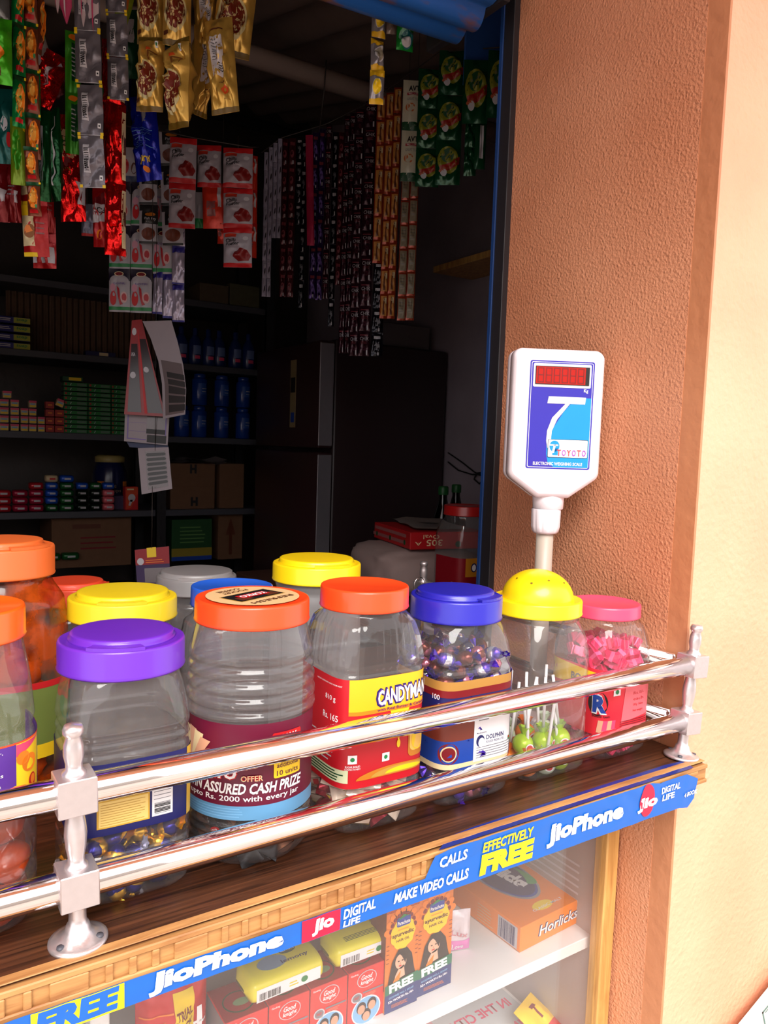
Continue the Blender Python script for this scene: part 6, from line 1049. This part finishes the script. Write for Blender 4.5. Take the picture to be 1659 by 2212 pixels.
strip(868, 886, 380, 688, 2.2, 6, BE, 'left beige-backed sachet strip under the white tea packets', group='beige-backed strips', jit=.02, hang=.5); strip(887, 905, 376, 688, 2.2, 6, BE, 'right beige-backed sachet strip under the white tea packets', group='beige-backed strips', jit=.02, hang=.5)
def tea(g, w_, h): g.rect(-w_ / 2, -h * .5, w_ / 2, -h * .34, DGRN, 1); g.text('AVT', -w_ * .22, h * .26, w_ * .32, h * .38, BLACK, 2, .03); g.rect(-w_ * .3, h * .18, w_ * .3, h * .23, P('tea_red', (170, 40, 50)), 2); g.text('PREMIUM', -w_ * .26, h * .187, w_ * .26, h * .222, WHITE, 3, .0); g.ell(-w_ * .12, -h * .06, w_ * .24, h * .09, P('tea_orange', (200, 110, 60)), 2); g.ell(-w_ * .12, -h * .09, w_ * .32, h * .13, P('cup_cream', (214, 200, 170)), 1); g.text('GREAT TEA', -w_ * .3, h * .08, w_ * .3, h * .13, GREY, 2, .0)
strip(872, 915, 172, 385, 2.1, 2, sach('tea', P('tea_white', (206, 200, 176), rough=.3), tea, .07, .13, .010, 92), 'strip of two white tea packets with an orange cup print', 'sachet strip', jit=.03, yaw=.05)
def gtea(g, w_, h): g.ell(0, .04 * h, w_ * .42, h * .30, P('gt_yellow', (130, 130, 30)), 1, rot=.3); g.poly([(-w_ * .35, -h * .1), (w_ * .1, -h * .02), (w_ * .46, h * .12), (w_ * .46, -h * .06), (0, -h * .2), (-w_ * .3, -h * .18)], P('gt_red', (150, 26, 20)), 2); g.ell(-w_ * .02, h * .14, w_ * .26, h * .15, DGRN, 3, rot=.4); g.text('super', -w_ * .22, h * .13, w_ * .16, h * .2, GREY, 4, .0, rot=.3); g.text('dust', -w_ * .2, h * .06, w_ * .14, h * .12, GREY, 4, .0, rot=.3); g.ell(-w_ * .16, -h * .24, w_ * .13, h * .08, LGREY, 3); g.ell(-w_ * .16, -h * .2, w_ * .2, h * .05, P('gt_orange', (170, 80, 40)), 2)
GT = sach('green_tea', foil('deep_green_film', (14, 70, 40), .22, .3, .6), gtea, .08, .12, .010, 94, nx=12, nz=14)
strip(905, 956, 150, 398, 1.98, 3, GT, 'left strip of dark green tea packets with a red swoosh', 'sachet strip', 'green tea packet strips', jit=.04); strip(950, 1004, 108, 392, 1.92, 3, GT, 'middle strip of dark green tea packets with a red swoosh', 'sachet strip', 'green tea packet strips', jit=.04, yaw=-.05)
strip(1003, 1058, 128, 262, 1.78, 1, GT, 'dark green tea packet below the blue board, left of the pair', 'tea packet', nm='tea_packet', parts='packet', yaw=-.1); strip(1056, 1110, 108, 250, 1.75, 1, GT, 'dark green tea packet tucked behind the blue door rail', 'tea packet', nm='tea_packet', parts='packet', yaw=-.1)
strip(1006, 1032, 255, 378, 1.9, 2, sach('dgreen', foil('deep_green_film', ()), None, seed=95, wob=.9), 'plain dark green strip under the pair of tea packets'); strip(1028, 1052, 255, 362, 1.88, 1, sach('gwb', foil('deep_green_film', ()), lambda g, w_, h: g.rect(-w_ * .1, -h * .3, w_ * .25, h * .35, LGREY, 1), seed=96), 'dark green sachet with a white back seam under the tea packets', 'sachet', nm='sachet', parts='film')
# yellow strip and green pouch near the shutter
def coin(g, w_, h): g.rect(-w_ / 2, h * .3, w_ / 2, h / 2, P('coin_yellow', (220, 170, 20)), 1); g.rect(-w_ / 2, -h / 2, w_ / 2, -h * .35, P('coin_yellow', ()), 1); g.ell(0, -.02 * h, w_ * .34, h * .24, LGREY, 1); g.ell(0, -.02 * h, w_ * .28, h * .2, P('coin_grey', (150, 140, 120)), 2)
def coin2(g, w_, h): coin(g, w_, h); g.ell(0, -.02 * h, w_ * .30, h * .22, YEL, 3)
C1_, C2_ = sach('coin', foil('pale_grey_film', (150, 144, 150), .25, .4, .7), coin, .045, .085, .010, 97), sach('coin2', foil('pale_grey_film', ()), coin2, .045, .085, .010, 98)
strip(806, 836, -60, 215, 1.36, 4, ([C2_[0], C2_[0], C1_[0], C2_[0]], C1_[1], C1_[2]), 'yellow and grey twisted sachet strip hanging alone in front of the roof pipe', yaw=.3, jit=.16)
strip(858, 895, 38, 106, 1.38, 1, sach('wave', foil('wave_green', (20, 140, 50), .25, .3, .6), lambda g, w_, h: (g.ell(0, -h * .15, w_ * .42, h * .3, P('wave_pale', (120, 170, 150)), 1), g.ell(.05 * w_, -h * .22, w_ * .36, h * .26, TEAL, 2), g.ell(0, -h * .3, w_ * .3, h * .14, LGREY, 3), g.rect(-w_ * .3, h * .28, w_ * .3, h * .38, DGRN, 2)), .05, .08, .012, 99), 'small green pouch with a white wave below the roller shutter', 'pouch', nm='green_pouch', parts='pouch', yaw=.2)
strip(836, 856, 26, 72, 1.42, 1, sach('wr', foil('white_red_film', (170, 150, 140), .3, .2), lambda g, w_, h: g.rect(-w_ * .2, 0, w_ * .3, h * .2, RED, 1), seed=100), 'small cream and red sachet beside the yellow strip', 'sachet', nm='sachet', parts='film')
# cards
def card(quad, D, m_, nm, label, cat, art=None, th=.002, bow=0):
    P4 = [at_d(x, y, D) for x, y in quad]
    def f(u, v, l):
        p = (P4[0].lerp(P4[1], u)).lerp(P4[3].lerp(P4[2], u), v); n_ = -ray(830, 1106); n_.z = 0; n_.normalize(); return p + n_ * (l + bow * math.sin(PI * v)) 
    g = G(); n = 8; g.grid(lambda u, v: f(u, v, 0), n, n, m_); g.grid(lambda u, v: f(u, v, -th), n, n, m_); g.grid(lambda u, v: f(0, u, -th * v), n, 1, m_); g.grid(lambda u, v: f(1, u, -th * v), n, 1, m_); g.grid(lambda u, v: f(u, 1, -th * v), n, 1, m_)
    g.mapf = lambda u, v, l: tuple(f(u, v, l + .0004)); g.step = .15
    if art: art(g)
    o = g.build(nm); tag(o, label, cat); return o
CW = P('card_grey_white', (156, 144, 150), rough=.5); 
def clips(g):
    g.rect(.22, .08, .88, .92, BWCLR, 1)
    for k in range(7): y = .12 + k * .108; g.rect(.28, y, .84, y + .07, P('clip_black', (24, 18, 20), rough=.3), 3); g.ell(.3, y + .035, .05, .03, P('clip_black', ()), 4); g.ell(.84, y + .035, .05, .03, P('clip_black', ()), 4)
BWCLR = P('blister_grey', (110, 98, 100), rough=.15)
card([(298, 968), (364, 966), (372, 1056), (306, 1068)], 2.019, CW, 'hair_clip_card', 'white card of black hair clips, lowest of the hanging cards', 'card', clips)
card([(270, 893), (366, 897), (362, 962), (268, 953)], 2.02, CW, 'printed_card', 'white ruled card with two black sachets, above the hair clip card', 'card', lambda g: (g.rect(.06, 0, .09, .9, P('card_violet', (120, 100, 160)), 1), g.rect(.06, .86, .5, .9, P('card_violet', ()), 1), g.rect(.10, .3, .5, .31, P('card_violet', ()), 1), g.rect(.10, .6, .5, .61, P('card_violet', ()), 1), g.rect(.5, .05, .92, .5, BWCLR, 1), g.rect(.5, .5, .93, .66, BLACK, 2), g.rect(.52, .70, .96, .96, BLACK, 2), g.rect(.92, .0, .95, .95, P('card_violet', ()), 1)))
card([(272, 952), (362, 960), (366, 972), (280, 966)], 2.03, P('card_blue', (20, 34, 80)), 'blue_backing_card', 'dark blue backing card peeking out between the two white cards', 'card')
q = [(308, 694), (370, 692), (402, 890), (352, 905)]
def curve_card():
    pl = [(308, 694), (325, 730), (342, 780), (350, 830), (352, 905)]; pr = [(370, 692), (384, 740), (396, 790), (402, 840), (400, 895)]; D = 1.98; L1 = [at_d(*p, D) for p in pl]; L2 = [at_d(*p, D - .01) for p in pr]; n_ = -ray(830, 1106); n_.z = 0; n_.normalize()
    def f(u, v, l):
        s = v * 4; i = min(int(s), 3); t_ = s - i; return (L1[i].lerp(L1[i + 1], t_)).lerp(L2[i].lerp(L2[i + 1], t_), u) + n_ * l
    g = G(); g.grid(lambda u, v: f(u, v, 0), 6, 20, CW); g.grid(lambda u, v: f(u, v, -.002), 6, 20, CW); g.grid(lambda u, v: f(u * 0 + 1, v, -.002 * u), 1, 20, CW); g.mapf = lambda u, v, l: tuple(f(u, v, l + .0004)); g.step = .12
    g.rect(.12, .48, .95, .98, BWCLR, 1)
    for k in range(5): g.rect(.28, .60 + k * .075, .98, .66 + k * .075, P('clip_black', ()), 3)
    return g
o = curve_card().build('curved_card'); tag(o, 'long curved grey-white card of dark clips hanging over the rack', 'card')
card([(285, 692), (306, 690), (358, 900), (268, 895)], 2.0, P('blister_red', (150, 20, 26), rough=.3), 'red_blister_card', 'red blister card of dark toys left of the curved card', 'card', lambda g: (g.rect(.08, .25, .42, .97, P('blister_dark', (50, 34, 36), rough=.15), 1), g.rect(.58, .2, .95, .97, P('blister_dark', ()), 1), g.ell(.25, .12, .16, .04, LGREY, 2), g.ell(.2, .58, .1, .035, LGREY, 2), g.ell(.7, .52, .1, .03, LGREY, 2), g.text('NEW', .12, .34, .3, .38, LGREY, 3, .02), g.rect(.5, .1, .56, .98, RED, 3)), bow=.0)
card([(291, 1188), (365, 1180), (368, 1262), (296, 1262)], 2.02, P('purple_card', (54, 30, 80)), 'sachet_header_card', 'red-topped hanging card behind the frosted-lid jar', 'card', lambda g: (g.rect(0, 0, 1, .45, P('header_red', (150, 24, 34)), 1), g.rect(.35, -.02, .62, .25, YEL, 2), g.ell(.15, .35, .1, .1, LGREY, 2), g.lines(.3, .3, .9, .42, 2, ORG, 2, .3), g.rect(.25, .55, 1, .95, BWCLR, 2)))
# the lines everything hangs from
def vstring(x, y0, y1, D, label):
    a = at_d(x, y1, D); b = at_d(x, y0, D); g = G(); g.tube([(a.x, a.y, a.z), (a.x, a.y, b.z)], .0008, P('twine', (60, 50, 46)), 5); tag(g.build('card_string'), label, 'string')
vstring(335, 285, 990, 2.0212, 'thin string behind the hanging white cards'); vstring(328, 1050, 1200, 2.0215, 'thin string above the red-topped header card')
vstring(328, 285, 712, 1.9815, 'thin string above the curved grey-white card')
def line(nm, pts, label, r=.0016): g = G(); g.tube(pts, r, P('twine', (60, 50, 46)), 6); o = g.build(nm); tag(o, label, 'line'); return o
line('hanging_wire', [at_d(565, 330, 2.41), at_d(608, 298, 2.41), at_d(705, 268, 2.40), at_d(789, 226, 2.35), at_d(870, 170, 2.16), at_d(950, 112, 1.95), at_d(1110, 100, 1.75)], 'wire carrying the row of sachet strips on the right')
line('hanging_twine', [at_d(705, 130, 2.30), at_d(700, 200, 2.34), at_d(690, 280, 2.38)], 'thin twine tying the sachet wire to the roof pipe', .002)
line('bundle_wire', [at_d(-60, -62, 1.30), at_d(300, -70, 1.42), at_d(620, -75, 1.42)], 'wire above the left bunch of packets')
line('rear_wire', [at_d(200, 262, 1.99), at_d(360, 285, 1.905), at_d(420, 298, 1.902), at_d(540, 318, 1.902), at_d(560, 318, 1.95)], 'wire carrying the masala and chilli packets')
